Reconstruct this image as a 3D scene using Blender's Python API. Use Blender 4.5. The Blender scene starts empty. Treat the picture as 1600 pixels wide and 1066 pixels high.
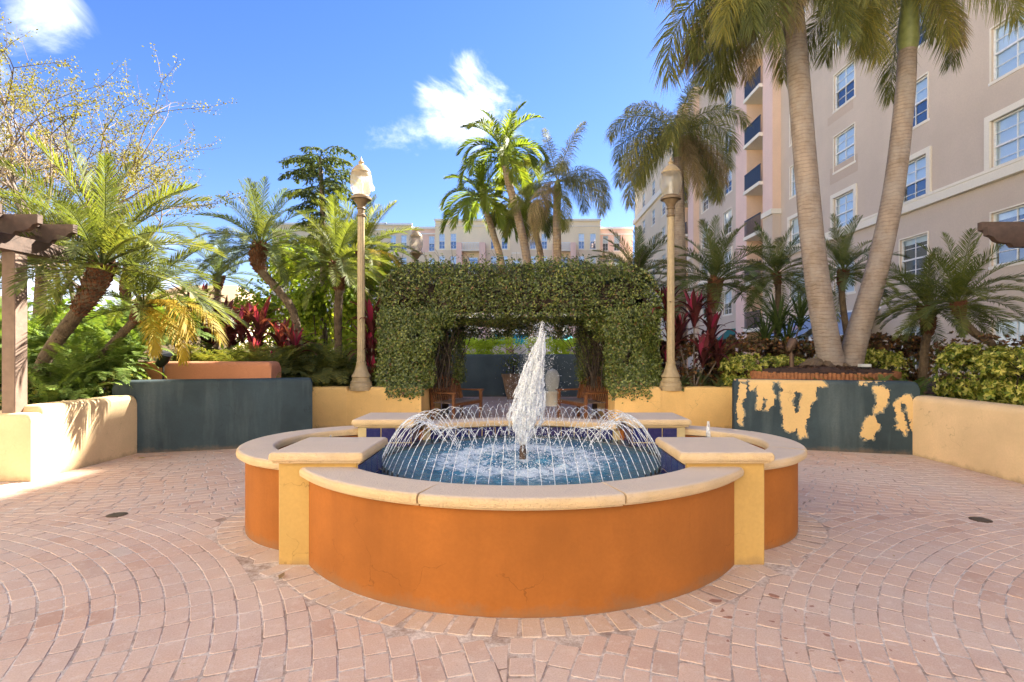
import bpy, math, random
import numpy as np
from mathutils import Vector, Matrix, noise as mnoise
R = math.radians
rng = np.random.default_rng(7)
random.seed(7)
scene = bpy.context.scene
COL = scene.collection

# ------------------------------------------------------------------ camera, world, sun, exposure
EYE = 1.5
F = 850.0            # focal length in photo pixels (1600 wide)
CX, HY = 815.0, 550.0
cam_d = bpy.data.cameras.new('camera'); cam = bpy.data.objects.new('camera', cam_d); COL.objects.link(cam)
cam.location = (0, 0, EYE); cam.rotation_euler = (R(90), 0, 0)
cam_d.sensor_width = 36; cam_d.lens = 36*F/1600
cam_d.shift_x = -(CX-800)/1600; cam_d.shift_y = (HY-533)/1600
cam_d.clip_start = 0.05; cam_d.clip_end = 2000
scene.camera = cam

SUN = Vector((1.0, 0.95, 1.10)).normalized()
sun_el = math.asin(SUN.z); sun_az = math.atan2(SUN.x, SUN.y)
sd = bpy.data.lights.new('sun', 'SUN'); sd.energy = 5.0; sd.angle = R(0.55); sd.color = (1.0, 0.93, 0.80)
so = bpy.data.objects.new('sun', sd); COL.objects.link(so)
so.rotation_euler = SUN.to_track_quat('Z', 'Y').to_euler()

w = bpy.data.worlds.new('World'); scene.world = w; w.use_nodes = True
nt = w.node_tree; nt.nodes.clear()
def N(nt, t, **k):
    n = nt.nodes.new(t)
    for a, b in k.items():
        if a == 'i':
            for x, y in b.items(): n.inputs[x].default_value = y
        else: setattr(n, a, b)
    return n
L_ = lambda nt, a, b: nt.links.new(a, b)
sky = N(nt, 'ShaderNodeTexSky', sky_type='NISHITA', sun_disc=False, sun_elevation=sun_el, sun_rotation=sun_az,
        altitude=0, air_density=1.0, dust_density=0.12, ozone_density=3.5)
bg = N(nt, 'ShaderNodeBackground', i={'Strength': 0.05})
out = N(nt, 'ShaderNodeOutputWorld')
hs = N(nt, 'ShaderNodeHueSaturation', i={'Saturation': 1.24, 'Value': .84})
tint = N(nt, 'ShaderNodeMix', data_type='RGBA', blend_type='MULTIPLY'); tint.inputs['Factor'].default_value = 1.0; tint.inputs['B'].default_value = (1.06, .90, 1.0, 1)
L_(nt, sky.outputs[0], tint.inputs['A']); L_(nt, tint.outputs['Result'], hs.inputs['Color'])
tc = N(nt, 'ShaderNodeTexCoord')
# clouds: soft masks round directions in the sky, broken up with noise
nz = N(nt, 'ShaderNodeTexNoise', i={'Scale': 5.2, 'Detail': 10.0, 'Roughness': 0.64, 'Distortion': 0.5})
mp = N(nt, 'ShaderNodeMapping', i={'Scale': (1, 1, 1.7)})
L_(nt, tc.outputs['Generated'], mp.inputs[0]); L_(nt, mp.outputs[0], nz.inputs['Vector'])
def sky_dir(px, py): return Vector(((px-CX)/F, 1, (HY-py)/F)).normalized()
cloud = None
for (px, py, rad, amt) in [(700, 185, .13, 1.05), (640, 215, .12, .85), (585, 205, .08, .75), (745, 170, .10, .95), (800, 190, .09, .7), (725, 130, .075, .8), (690, 228, .09, .6),
                           (60, 10, .10, .9), (30, 55, .07, .6), (-150, 120, .2, .8), (140, 470, .30, .9), (390, 470, .30, .45), (1900, 200, .3, .7), (-700, 300, .4, .8)]:
    d = sky_dir(px, py)
    vm = N(nt, 'ShaderNodeVectorMath', operation='DISTANCE'); vm.inputs[1].default_value = d
    L_(nt, tc.outputs['Generated'], vm.inputs[0])
    mr = N(nt, 'ShaderNodeMapRange', interpolation_type='SMOOTHSTEP', i={'From Min': 0.0, 'From Max': rad, 'To Min': amt, 'To Max': 0.0})
    L_(nt, vm.outputs['Value'], mr.inputs['Value'])
    if cloud is None: cloud = mr.outputs[0]
    else:
        mx = N(nt, 'ShaderNodeMath', operation='MAXIMUM'); L_(nt, cloud, mx.inputs[0]); L_(nt, mr.outputs[0], mx.inputs[1]); cloud = mx.outputs[0]
n2 = N(nt, 'ShaderNodeTexNoise', i={'Scale': 1.7, 'Detail': 3.0}); L_(nt, tc.outputs['Generated'], n2.inputs['Vector'])  # further clouds outside the view only, added as bright fill light
m2 = N(nt, 'ShaderNodeMapRange', interpolation_type='SMOOTHSTEP', i={'From Min': .50, 'From Max': .62, 'To Min': 0.0, 'To Max': .9}); L_(nt, n2.outputs[0], m2.inputs['Value'])
vw = N(nt, 'ShaderNodeVectorMath', operation='DISTANCE'); vw.inputs[1].default_value = (0, .95, .3); L_(nt, tc.outputs['Generated'], vw.inputs[0])
mw = N(nt, 'ShaderNodeMapRange', interpolation_type='SMOOTHSTEP', i={'From Min': .75, 'From Max': 1.05, 'To Min': 0.0, 'To Max': 1.0}); L_(nt, vw.outputs['Value'], mw.inputs['Value'])
m3 = N(nt, 'ShaderNodeMath', operation='MULTIPLY'); L_(nt, m2.outputs[0], m3.inputs[0]); L_(nt, mw.outputs[0], m3.inputs[1])
mx = N(nt, 'ShaderNodeMath', operation='MAXIMUM'); L_(nt, cloud, mx.inputs[0]); L_(nt, m3.outputs[0], mx.inputs[1]); cloud = mx.outputs[0]
a1 = N(nt, 'ShaderNodeMath', operation='MULTIPLY_ADD'); L_(nt, cloud, a1.inputs[0]); a1.inputs[1].default_value = 1.0
a0 = N(nt, 'ShaderNodeMath', operation='MULTIPLY_ADD'); L_(nt, nz.outputs[0], a0.inputs[0]); a0.inputs[1].default_value = 2.5; a0.inputs[2].default_value = -1.8
L_(nt, a0.outputs[0], a1.inputs[2])
cm = N(nt, 'ShaderNodeMapRange', interpolation_type='SMOOTHSTEP', i={'From Min': 0.02, 'From Max': .95, 'To Min': 0.0, 'To Max': 0.9})
L_(nt, a1.outputs[0], cm.inputs['Value'])
cmul = N(nt, 'ShaderNodeMath', operation='MINIMUM'); cmul.inputs[1].default_value = .92
L_(nt, cm.outputs[0], cmul.inputs[0])
mixc = N(nt, 'ShaderNodeMix', data_type='RGBA'); L_(nt, cmul.outputs[0], mixc.inputs['Factor'])
L_(nt, hs.outputs[0], mixc.inputs['A']); mixc.inputs['B'].default_value = (8.6, 8.6, 8.8, 1)
L_(nt, mixc.outputs['Result'], bg.inputs['Color']); L_(nt, bg.outputs[0], out.inputs[0])

scene.view_settings.view_transform = 'Standard'; scene.view_settings.look = 'None'
scene.view_settings.exposure = 2.74; scene.view_settings.gamma = 1.0
scene.render.engine = 'CYCLES'
scene.cycles.max_bounces = 8; scene.cycles.diffuse_bounces = 5; scene.cycles.transparent_max_bounces = 16

# ------------------------------------------------------------------ materials
MATS = {}
def base_mat(name):
    m = bpy.data.materials.new(name); m.use_nodes = True; nt = m.node_tree
    b = nt.nodes['Principled BSDF']; MATS[name] = m
    return m, nt, b
def rgb(c): return (c[0], c[1], c[2], 1)
def mulc(c, k): return tuple(min(1, x*k) for x in c)
def mixrgb(nt, f, a, b, bt='MIX'):
    m = N(nt, 'ShaderNodeMix', data_type='RGBA', blend_type=bt)
    for s, v in (('Factor', f), ('A', a), ('B', b)):
        if hasattr(v, 'links'): L_(nt, v, m.inputs[s])
        elif s == 'Factor': m.inputs[s].default_value = v
        else: m.inputs[s].default_value = rgb(v)
    return m.outputs['Result']
def nzt(nt, scale, detail=4, rough=.55, vec=None, stretch=None, dist=0.0):
    n = N(nt, 'ShaderNodeTexNoise', i={'Scale': scale, 'Detail': detail, 'Roughness': rough, 'Distortion': dist})
    g = N(nt, 'ShaderNodeNewGeometry') if vec is None else None
    v = g.outputs['Position'] if vec is None else vec
    if stretch:
        mp = N(nt, 'ShaderNodeMapping', i={'Scale': stretch}); L_(nt, v, mp.inputs[0]); v = mp.outputs[0]
    L_(nt, v, n.inputs['Vector']); return n.outputs[0]
def ramp(nt, x, a, b, lo=0., hi=1.):
    m = N(nt, 'ShaderNodeMapRange', i={'From Min': a, 'From Max': b, 'To Min': lo, 'To Max': hi}); L_(nt, x, m.inputs['Value']); return m.outputs[0]
def bump(nt, b, h, strength, dist=.01):
    bp = N(nt, 'ShaderNodeBump', i={'Strength': strength, 'Distance': dist}); L_(nt, h, bp.inputs['Height']); L_(nt, bp.outputs[0], b.inputs['Normal']); return bp
def stucco(name, col, var=.13, bmp=.35, rough=.85, streak=.12, stain=None, scl=1.0):
    m, nt, b = base_mat(name)
    c = mixrgb(nt, ramp(nt, nzt(nt, 1.3*scl, 5), .32, .68), mulc(col, 1-var), mulc(col, 1+var))
    if streak: c = mixrgb(nt, ramp(nt, nzt(nt, 3.5*scl, 4, .6, stretch=(1, 1, .12)), .5, .75, 0, streak), c, mulc(stain or col, .35 if not stain else 1))
    c = mixrgb(nt, ramp(nt, nzt(nt, 42*scl, 3), .35, .65, 0, .22), c, mulc(col, .72))
    if scl == 1.0:
        g = N(nt, 'ShaderNodeNewGeometry'); dn = N(nt, 'ShaderNodeTexNoise', i={'Scale': 5.0, 'Detail': 4.0}); L_(nt, g.outputs['Position'], dn.inputs['Vector'])
        va = N(nt, 'ShaderNodeVectorMath', operation='MULTIPLY_ADD'); L_(nt, dn.outputs['Color'], va.inputs[0]); va.inputs[1].default_value = (.35, .35, .35); L_(nt, g.outputs['Position'], va.inputs[2])
        vo = N(nt, 'ShaderNodeTexVoronoi', feature='DISTANCE_TO_EDGE', i={'Scale': 1.6}); L_(nt, va.outputs[0], vo.inputs['Vector'])
        ck = N(nt, 'ShaderNodeMath', operation='MULTIPLY'); L_(nt, ramp(nt, vo.outputs['Distance'], 0, .006, .55, 0), ck.inputs[0]); L_(nt, ramp(nt, nzt(nt, 1.9, 3), .52, .6), ck.inputs[1])
        c = mixrgb(nt, ck.outputs[0], c, mulc(col, .3))
        sz = N(nt, 'ShaderNodeSeparateXYZ'); L_(nt, g.outputs['Position'], sz.inputs[0])
        dz = N(nt, 'ShaderNodeMath', operation='MULTIPLY_ADD'); L_(nt, nzt(nt, 7, 5, .7), dz.inputs[0]); dz.inputs[1].default_value = -.22; L_(nt, sz.outputs[2], dz.inputs[2])
        c = mixrgb(nt, ramp(nt, dz.outputs[0], -.12, -.04, .5, 0), c, (.20, .13, .08))
    L_(nt, c, b.inputs['Base Color']); b.inputs['Roughness'].default_value = rough; b.inputs['Specular IOR Level'].default_value = .25
    n1 = nzt(nt, 55*scl, 5, .6); n2 = nzt(nt, 7*scl, 3)
    ad = N(nt, 'ShaderNodeMath', operation='MULTIPLY_ADD'); L_(nt, n2, ad.inputs[0]); ad.inputs[1].default_value = 1.6; L_(nt, n1, ad.inputs[2])
    bump(nt, b, ad.outputs[0], bmp, .006)
    return m
def plain(name, col, rough=.6, metal=0., bmp=0, scl=30, var=.1, spec=.4):
    m, nt, b = base_mat(name)
    c = mixrgb(nt, ramp(nt, nzt(nt, scl*.3, 4), .3, .7), mulc(col, 1-var), mulc(col, 1+var))
    L_(nt, c, b.inputs['Base Color']); b.inputs['Roughness'].default_value = rough; b.inputs['Metallic'].default_value = metal
    b.inputs['Specular IOR Level'].default_value = spec
    if bmp: bump(nt, b, nzt(nt, scl, 4), bmp, .005)
    return m
def leafmat(name, cols, transl=.35, rough=.58, obj_amt=.5, spec=.2):
    """cols: list of (pos, colour) over a per-leaf random value"""
    m, nt, b = base_mat(name)
    g = N(nt, 'ShaderNodeNewGeometry'); oi = N(nt, 'ShaderNodeObjectInfo')
    mr = N(nt, 'ShaderNodeMix', data_type='FLOAT'); mr.inputs[0].default_value = obj_amt
    L_(nt, g.outputs['Random Per Island'], mr.inputs[2]); L_(nt, oi.outputs['Random'], mr.inputs[3])
    cr = N(nt, 'ShaderNodeValToRGB'); L_(nt, mr.outputs[0], cr.inputs[0])
    e = cr.color_ramp.elements
    while len(e) < len(cols): e.new(.5)
    for k, (p, c) in enumerate(cols): e[k].position = p; e[k].color = rgb(c)
    col = mixrgb(nt, ramp(nt, nzt(nt, 1.1, 3), .35, .7, 0, .45), cr.outputs[0], mulc(cols[0][1], .8))
    L_(nt, col, b.inputs['Base Color']); b.inputs['Roughness'].default_value = rough; b.inputs['Specular IOR Level'].default_value = spec
    tr = N(nt, 'ShaderNodeBsdfTranslucent')
    tcol = mixrgb(nt, 1.0, col, (1.5, 1.45, .55), 'MULTIPLY'); L_(nt, tcol, tr.inputs[0])
    ms = N(nt, 'ShaderNodeMixShader'); ms.inputs[0].default_value = transl
    L_(nt, b.outputs[0], ms.inputs[1]); L_(nt, tr.outputs[0], ms.inputs[2])
    L_(nt, ms.outputs[0], nt.nodes['Material Output'].inputs[0])
    return m

YEL = (.74, .47, .18)
M_yellow = stucco('yellow_stucco', YEL, streak=.10)
M_cream = stucco('cream_stucco', (.66, .475, .275), streak=.06)
M_orange = stucco('orange_stucco', (.34, .112, .02), var=.18, streak=.22, bmp=.25)
M_orange2 = stucco('terracotta_stucco', (.50, .21, .11), var=.08, streak=.08)
M_slate = stucco('slate_blue_stucco', (.034, .052, .063), var=.28, streak=.34, stain=(.17, .20, .20), bmp=.3)
M_pier = stucco('pier_stucco', (.50, .31, .10), var=.10, streak=.10)
M_beige = stucco('taupe_stucco', (.61, .50, .395), var=.05, streak=.05, scl=.45)
M_beige2 = stucco('sand_stucco', (.74, .62, .45), var=.05, streak=.04, scl=.3)
M_creamb = stucco('cream_wall', (.86, .73, .50), var=.05, streak=.03, scl=.3)
M_pink = stucco('pink_stucco', (.80, .57, .48), var=.05, streak=.04, scl=.4)
M_peach = stucco('peach_stucco', (.78, .56, .40), var=.05, streak=.03, scl=.4)
M_trim = stucco('cream_trim', (.82, .75, .62), var=.04, streak=.05, scl=.5)
M_white = plain('white_paint', (.78, .77, .74), .45)
M_roofw = plain('white_roofing', (.8, .8, .8), .6)
M_dark = plain('dark_interior', (.03, .035, .04), .8)
M_rail = plain('dark_railing', (.025, .035, .055), .4)
M_wood = plain('pergola_wood', (.075, .045, .033), .7, bmp=.4, scl=40, var=.25)
M_post = plain('pergola_post_paint', (.17, .115, .085), .75, bmp=.3, scl=40, var=.15)
M_bench = plain('bench_teak', (.17, .068, .028), .5, bmp=.2, scl=60, var=.25)
M_bench2 = plain('bench_slat_grey', (.17, .12, .10), .55, bmp=.2, scl=60, var=.25)
M_lamp = plain('lamp_post_paint', (.36, .27, .155), .45, bmp=.1, scl=50, var=.12)
M_lampd = plain('lamp_bronze', (.17, .115, .065), .45, var=.2)
M_bronze = plain('aged_bronze', (.10, .06, .04), .5, metal=.4, var=.3)
M_black = plain('black_plastic', (.012, .012, .012), .5)
M_steel = plain('nozzle_steel', (.12, .11, .10), .4, metal=.6)
M_terra = plain('terracotta_pot', (.24, .15, .10), .8, bmp=.3, var=.3)
M_soil = plain('mulch_soil', (.055, .028, .018), .95, bmp=1., scl=30, var=.5)
M_stake = plain('timber_stake', (.27, .105, .04), .7, bmp=.3, scl=60, var=.35)
M_greenaw = plain('green_awning', (.008, .13, .09), .7)
M_teal = plain('teal_awning', (.02, .33, .30), .7)
M_blueaw = plain('blue_awning', (.25, .32, .43), .75)
M_red = plain('badge_red', (.42, .10, .12), .6)
M_pale = plain('pale_stone', (.55, .56, .54), .7, bmp=.2)
M_roof = plain('roof_tiles', (.40, .27, .16), .8, bmp=.3)
M_green_ground = plain('far_green', (.05, .07, .02), .9)
M_grout = plain('tile_grout', (.50, .38, .20), .8)

# coping: pitted cast stone
def coping_mat():
    m, nt, b = base_mat('cast_stone_coping')
    col = (.60, .42, .235)
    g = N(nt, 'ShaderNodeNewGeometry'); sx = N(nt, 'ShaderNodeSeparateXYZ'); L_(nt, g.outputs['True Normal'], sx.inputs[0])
    c = mixrgb(nt, ramp(nt, nzt(nt, 5, 5), .3, .7), mulc(col, .9), mulc(col, 1.1))
    c = mixrgb(nt, ramp(nt, nzt(nt, 2.2, 5, .6), .48, .72, 0, .4), c, (.62, .50, .38))
    c = mixrgb(nt, ramp(nt, nzt(nt, 9, 5, .6), .6, .75, 0, .35), c, mulc(col, .55))
    v = N(nt, 'ShaderNodeTexVoronoi', i={'Scale': 95.0}); L_(nt, g.outputs['Position'], v.inputs['Vector'])
    pit = ramp(nt, v.outputs['Distance'], .05, .35)
    n1 = nzt(nt, 60, 4, .6)
    mu = N(nt, 'ShaderNodeMath', operation='MULTIPLY'); L_(nt, pit, mu.inputs[0]); L_(nt, n1, mu.inputs[1])
    c = mixrgb(nt, ramp(nt, mu.outputs[0], .05, .3, .4, 0), c, mulc(col, .5))
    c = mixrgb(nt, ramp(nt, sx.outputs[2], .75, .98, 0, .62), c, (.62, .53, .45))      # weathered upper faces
    L_(nt, c, b.inputs['Base Color']); b.inputs['Roughness'].default_value = .8; b.inputs['Specular IOR Level'].default_value = .3
    bump(nt, b, mu.outputs[0], .8, .010)
    return m
M_cope = coping_mat()
def brick_mat(name, ring=False):
    m, nt, b = base_mat(name)
    g = N(nt, 'ShaderNodeNewGeometry'); oi = N(nt, 'ShaderNodeObjectInfo')
    ad = N(nt, 'ShaderNodeMath', operation='ADD'); L_(nt, g.outputs['Random Per Island'], ad.inputs[0]); L_(nt, oi.outputs['Random'], ad.inputs[1])
    fr = N(nt, 'ShaderNodeMath', operation='FRACT'); L_(nt, ad.outputs[0], fr.inputs[0])
    cr = N(nt, 'ShaderNodeValToRGB'); L_(nt, fr.outputs[0], cr.inputs[0])
    e = cr.color_ramp.elements
    cols = [(0, (.56, .375, .285)), (.3, (.62, .43, .325)), (.6, (.65, .455, .34)), (.85, (.60, .40, .295)), (.97, (.50, .31, .22)), (1, (.56, .46, .38))]
    if ring: cols = [(p, (c[0]*.96, c[1]*1.0, c[2]*.93)) for p, c in cols]
    while len(e) < len(cols): e.new(.5)
    for k, (p, c) in enumerate(cols): e[k].position = p; e[k].color = rgb(c)
    c = mixrgb(nt, ramp(nt, nzt(nt, .7, 5, .6), .40, .60, 0, .75), cr.outputs[0], (.61, .495, .415))     # pale dusty areas
    c = mixrgb(nt, ramp(nt, nzt(nt, 130, 3, .7), .35, .7, 0, .45), c, (.33, .19, .14))             # grain
    c = mixrgb(nt, ramp(nt, nzt(nt, 13, 8, .75), .52, .68, 0, .6), c, (.68, .56, .47)); c = mixrgb(nt, ramp(nt, nzt(nt, 37, 4, .6), .66, .72, 0, .5), c, (.26, .16, .12))
    # water drips on the bricks in front right of the fountain
    vd = N(nt, 'ShaderNodeVectorMath', operation='DISTANCE'); L_(nt, g.outputs['Position'], vd.inputs[0]); vd.inputs[1].default_value = (1.45, 3.05, 0)
    zone = ramp(nt, vd.outputs['Value'], .15, .85, 1, 0)
    vo = N(nt, 'ShaderNodeTexVoronoi', i={'Scale': 13.0}); 
    dn = N(nt, 'ShaderNodeTexNoise', i={'Scale': 9.0, 'Detail': 2.0}); L_(nt, g.outputs['Position'], dn.inputs['Vector'])
    va = N(nt, 'ShaderNodeVectorMath', operation='MULTIPLY_ADD'); L_(nt, dn.outputs['Color'], va.inputs[0]); va.inputs[1].default_value = (.12, .12, 0); L_(nt, g.outputs['Position'], va.inputs[2])
    L_(nt, va.outputs[0], vo.inputs['Vector'])
    sp = N(nt, 'ShaderNodeSeparateColor'); L_(nt, vo.outputs['Color'], sp.inputs[0])
    rad = N(nt, 'ShaderNodeMath', operation='MULTIPLY_ADD'); L_(nt, sp.outputs[0], rad.inputs[0]); rad.inputs[1].default_value = .55; rad.inputs[2].default_value = -.16
    zr = N(nt, 'ShaderNodeMath', operation='MULTIPLY'); L_(nt, rad.outputs[0], zr.inputs[0]); L_(nt, zone, zr.inputs[1])
    ls = N(nt, 'ShaderNodeMath', operation='SUBTRACT'); L_(nt, zr.outputs[0], ls.inputs[0]); L_(nt, vo.outputs['Distance'], ls.inputs[1])
    wet = ramp(nt, ls.outputs[0], -.02, .03, 0, 1)
    wm = N(nt, 'ShaderNodeMath', operation='MULTIPLY'); wm.inputs[1].default_value = .8; L_(nt, wet, wm.inputs[0])
    c = mixrgb(nt, wm.outputs[0], c, (.24, .095, .06))
    L_(nt, c, b.inputs['Base Color']); b.inputs['Roughness'].default_value = .82; b.inputs['Specular IOR Level'].default_value = .3
    n1 = nzt(nt, 160, 4, .7); bump(nt, b, n1, .45, .003)
    return m
M_brick = brick_mat('paver_brick'); M_brickr = brick_mat('border_paver_brick', True)
def joint_mat():
    m, nt, b = base_mat('paver_joint_sand')
    c = mixrgb(nt, ramp(nt, nzt(nt, 3.4, 9, .8), .40, .58), (.27, .185, .14), (.72, .63, .55))
    c = mixrgb(nt, ramp(nt, nzt(nt, 40, 3, .6), .4, .7, 0, .6), c, (.30, .22, .18))
    L_(nt, c, b.inputs['Base Color']); b.inputs['Roughness'].default_value = .95
    bump(nt, b, nzt(nt, 120, 3), .6, .004); return m
M_joint = joint_mat()
def farpave_mat():
    m, nt, b = base_mat('far_paving')
    g = N(nt, 'ShaderNodeNewGeometry')
    br = N(nt, 'ShaderNodeTexBrick', i={'Scale': 1.0, 'Brick Width': .21, 'Row Height': .12, 'Mortar Size': .008})
    br.inputs['Color1'].default_value = rgb((.47, .29, .23)); br.inputs['Color2'].default_value = rgb((.53, .34, .27)); br.inputs['Mortar'].default_value = rgb((.36, .29, .25))
    L_(nt, g.outputs['Position'], br.inputs['Vector']); c = mixrgb(nt, ramp(nt, nzt(nt, .9, 4), .4, .7, 0, .5), br.outputs[0], (.5, .4, .36))
    L_(nt, c, b.inputs['Base Color']); b.inputs['Roughness'].default_value = .85; return m
M_farpave = farpave_mat()
def tile_mat():
    m, nt, b = base_mat('cobalt_tile')
    oi = N(nt, 'ShaderNodeObjectInfo')
    c = mixrgb(nt, oi.outputs['Random'], (.013, .018, .105), (.03, .022, .09))
    c = mixrgb(nt, ramp(nt, nzt(nt, 25, 4, .6), .45, .75, 0, .5), c, (.06, .05, .13))
    L_(nt, c, b.inputs['Base Color']); b.inputs['Roughness'].default_value = .22; bump(nt, b, nzt(nt, 30, 3), .15, .003); return m
M_tile = tile_mat()
def water_mat():
    m, nt, b = base_mat('pool_water')
    g = N(nt, 'ShaderNodeNewGeometry')
    vd = N(nt, 'ShaderNodeVectorMath', operation='DISTANCE'); L_(nt, g.outputs['Position'], vd.inputs[0]); vd.inputs[1].default_value = (0, 5.05, .51)
    r = vd.outputs['Value']
    n1 = nzt(nt, 3.2, 5, .6, stretch=(1, 1, 1)); 
    rr = N(nt, 'ShaderNodeMath', operation='MULTIPLY_ADD'); L_(nt, n1, rr.inputs[0]); rr.inputs[1].default_value = .5; L_(nt, r, rr.inputs[2])
    c = mixrgb(nt, ramp(nt, rr.outputs[0], 1.05, 1.55), (.05, .22, .34), (.07, .14, .13))
    c = mixrgb(nt, ramp(nt, nzt(nt, 14, 4, .6), .4, .65, 0, .7), c, (.02, .10, .19))
    # foam where the jets land
    fz = N(nt, 'ShaderNodeMath', operation='SUBTRACT'); L_(nt, r, fz.inputs[0]); fz.inputs[1].default_value = .58
    fa = N(nt, 'ShaderNodeMath', operation='ABSOLUTE'); L_(nt, fz.outputs[0], fa.inputs[0])
    zone = ramp(nt, fa.outputs[0], .05, .50, 1, 0)
    cen = ramp(nt, r, .05, .35, 1, 0)
    zz = N(nt, 'ShaderNodeMath', operation='MAXIMUM'); L_(nt, zone, zz.inputs[0]); L_(nt, cen, zz.inputs[1])
    fn = nzt(nt, 9, 9, .72, dist=.8)
    fs = N(nt, 'ShaderNodeMath', operation='MULTIPLY_ADD'); L_(nt, zz.outputs[0], fs.inputs[0]); fs.inputs[1].default_value = .34; L_(nt, fn, fs.inputs[2])
    foam = ramp(nt, fs.outputs[0], .66, .90, 0, .9)
    c = mixrgb(nt, foam, c, (.75, .82, .86))
    L_(nt, c, b.inputs['Base Color'])
    ro = N(nt, 'ShaderNodeMath', operation='MULTIPLY_ADD'); L_(nt, foam, ro.inputs[0]); ro.inputs[1].default_value = .5; ro.inputs[2].default_value = .07; L_(nt, ro.outputs[0], b.inputs['Roughness'])
    b.inputs['IOR'].default_value = 1.33; b.inputs['Specular IOR Level'].default_value = .6
    bump(nt, b, nzt(nt, 24, 6, .62, dist=.5), .8, .03); return m
M_water = water_mat()
def spray_mat(name, alpha, lo=.35, hi=.6, scale=28, stretch=(1, 1, .25), white=.92):
    m, nt, b = base_mat(name)
    b.inputs['Base Color'].default_value = (white, white*1.01, white*1.03, 1); b.inputs['Roughness'].default_value = .15
    tr = N(nt, 'ShaderNodeBsdfTranslucent'); tr.inputs[0].default_value = (.95, .97, 1, 1)
    m1 = N(nt, 'ShaderNodeMixShader'); m1.inputs[0].default_value = .45; L_(nt, b.outputs[0], m1.inputs[1]); L_(nt, tr.outputs[0], m1.inputs[2])
    tp = N(nt, 'ShaderNodeBsdfTransparent'); m2 = N(nt, 'ShaderNodeMixShader')
    f = ramp(nt, nzt(nt, scale, 6, .65, stretch=stretch), lo, hi, 1-alpha, 0.0)
    L_(nt, f, m2.inputs[0]); L_(nt, m1.outputs[0], m2.inputs[1]); L_(nt, tp.outputs[0], m2.inputs[2])
    L_(nt, m2.outputs[0], nt.nodes['Material Output'].inputs[0]); return m
M_jet = spray_mat('jet_water', .20, .34, .62, 36, (1, 1, 1))
M_core = spray_mat('column_water', .0, .40, .62, 34, (1, 1, .28), .86)
M_drop = spray_mat('droplet_water', .75, .3, .6, 30)
def glass_mat():
    m, nt, b = base_mat('window_glass')
    gl = N(nt, 'ShaderNodeBsdfGlossy', i={'Roughness': .03}); gl.inputs[0].default_value = (.85, .92, 1, 1)
    tp = N(nt, 'ShaderNodeBsdfTransparent'); tp.inputs[0].default_value = (.75, .85, .9, 1)
    ms = N(nt, 'ShaderNodeMixShader'); ms.inputs[0].default_value = .22
    L_(nt, tp.outputs[0], ms.inputs[1]); L_(nt, gl.outputs[0], ms.inputs[2]); L_(nt, ms.outputs[0], nt.nodes['Material Output'].inputs[0]); return m
M_glass = glass_mat()
def blind_mat():
    m, nt, b = base_mat('white_blind')
    wv = N(nt, 'ShaderNodeTexWave', wave_type='BANDS', bands_direction='Z', i={'Scale': 9.0}); g = N(nt, 'ShaderNodeNewGeometry'); L_(nt, g.outputs['Position'], wv.inputs['Vector'])
    c = mixrgb(nt, wv.outputs[0], (.78, .80, .82), (.90, .92, .93)); L_(nt, c, b.inputs['Base Color']); b.inputs['Roughness'].default_value = .6; return m
M_blind = blind_mat()
def globe_mat():
    m, nt, b = base_mat('frosted_globe')
    b.inputs['Base Color'].default_value = (.58, .52, .42, 1); b.inputs['Roughness'].default_value = .25
    tr = N(nt, 'ShaderNodeBsdfTranslucent'); tr.inputs[0].default_value = (.62, .52, .38, 1)
    tp = N(nt, 'ShaderNodeBsdfTransparent')
    m1 = N(nt, 'ShaderNodeMixShader'); m1.inputs[0].default_value = .55; L_(nt, b.outputs[0], m1.inputs[1]); L_(nt, tr.outputs[0], m1.inputs[2])
    m2 = N(nt, 'ShaderNodeMixShader'); m2.inputs[0].default_value = .55; L_(nt, m1.outputs[0], m2.inputs[1]); L_(nt, tp.outputs[0], m2.inputs[2])
    L_(nt, m2.outputs[0], nt.nodes['Material Output'].inputs[0]); return m
M_globe = globe_mat()
def trunk_mat(name, a, bcol, ringscale=0, bmp=.8):
    m, nt, b = base_mat(name)
    c = mixrgb(nt, ramp(nt, nzt(nt, 6, 5, .65), .35, .65), a, bcol)
    c = mixrgb(nt, ramp(nt, nzt(nt, 3, 4, .6, stretch=(1, 1, .3)), .52, .7, 0, .6), c, mulc(bcol, 1.35))
    if ringscale:
        g = N(nt, 'ShaderNodeNewGeometry')
        wv = N(nt, 'ShaderNodeTexWave', wave_type='BANDS', bands_direction='Z', i={'Scale': ringscale, 'Distortion': 4.5, 'Detail': 4.0, 'Detail Scale': 1.2}); L_(nt, g.outputs['Position'], wv.inputs['Vector'])
        c = mixrgb(nt, ramp(nt, wv.outputs[0], .0, .20, .36, 0), c, mulc(a, .45)); c = mixrgb(nt, ramp(nt, nzt(nt, 2.3, 5, .7), .46, .62, 0, .6), c, (.30, .26, .235))
        ad = N(nt, 'ShaderNodeMath', operation='MULTIPLY_ADD'); L_(nt, nzt(nt, 40, 4), ad.inputs[0]); ad.inputs[1].default_value = .5; L_(nt, ramp(nt, wv.outputs[0], 0, .3), ad.inputs[2]); h = ad.outputs[0]
    else: h = nzt(nt, 30, 5, .65)
    L_(nt, c, b.inputs['Base Color']); b.inputs['Roughness'].default_value = .85; bump(nt, b, h, bmp, .02); return m
M_tfox = trunk_mat('ringed_palm_trunk', (.21, .155, .12), (.29, .225, .18), 4.6, .45)
M_tfox2 = trunk_mat('far_palm_trunk', (.30, .20, .12), (.40, .29, .19), 3.0)
M_tdate = trunk_mat('date_palm_trunk', (.07, .045, .027), (.16, .11, .065), 0, 1.)
M_boot = trunk_mat('leaf_base_fibre', (.075, .028, .012), (.17, .065, .025), 0, 1.)
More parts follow.
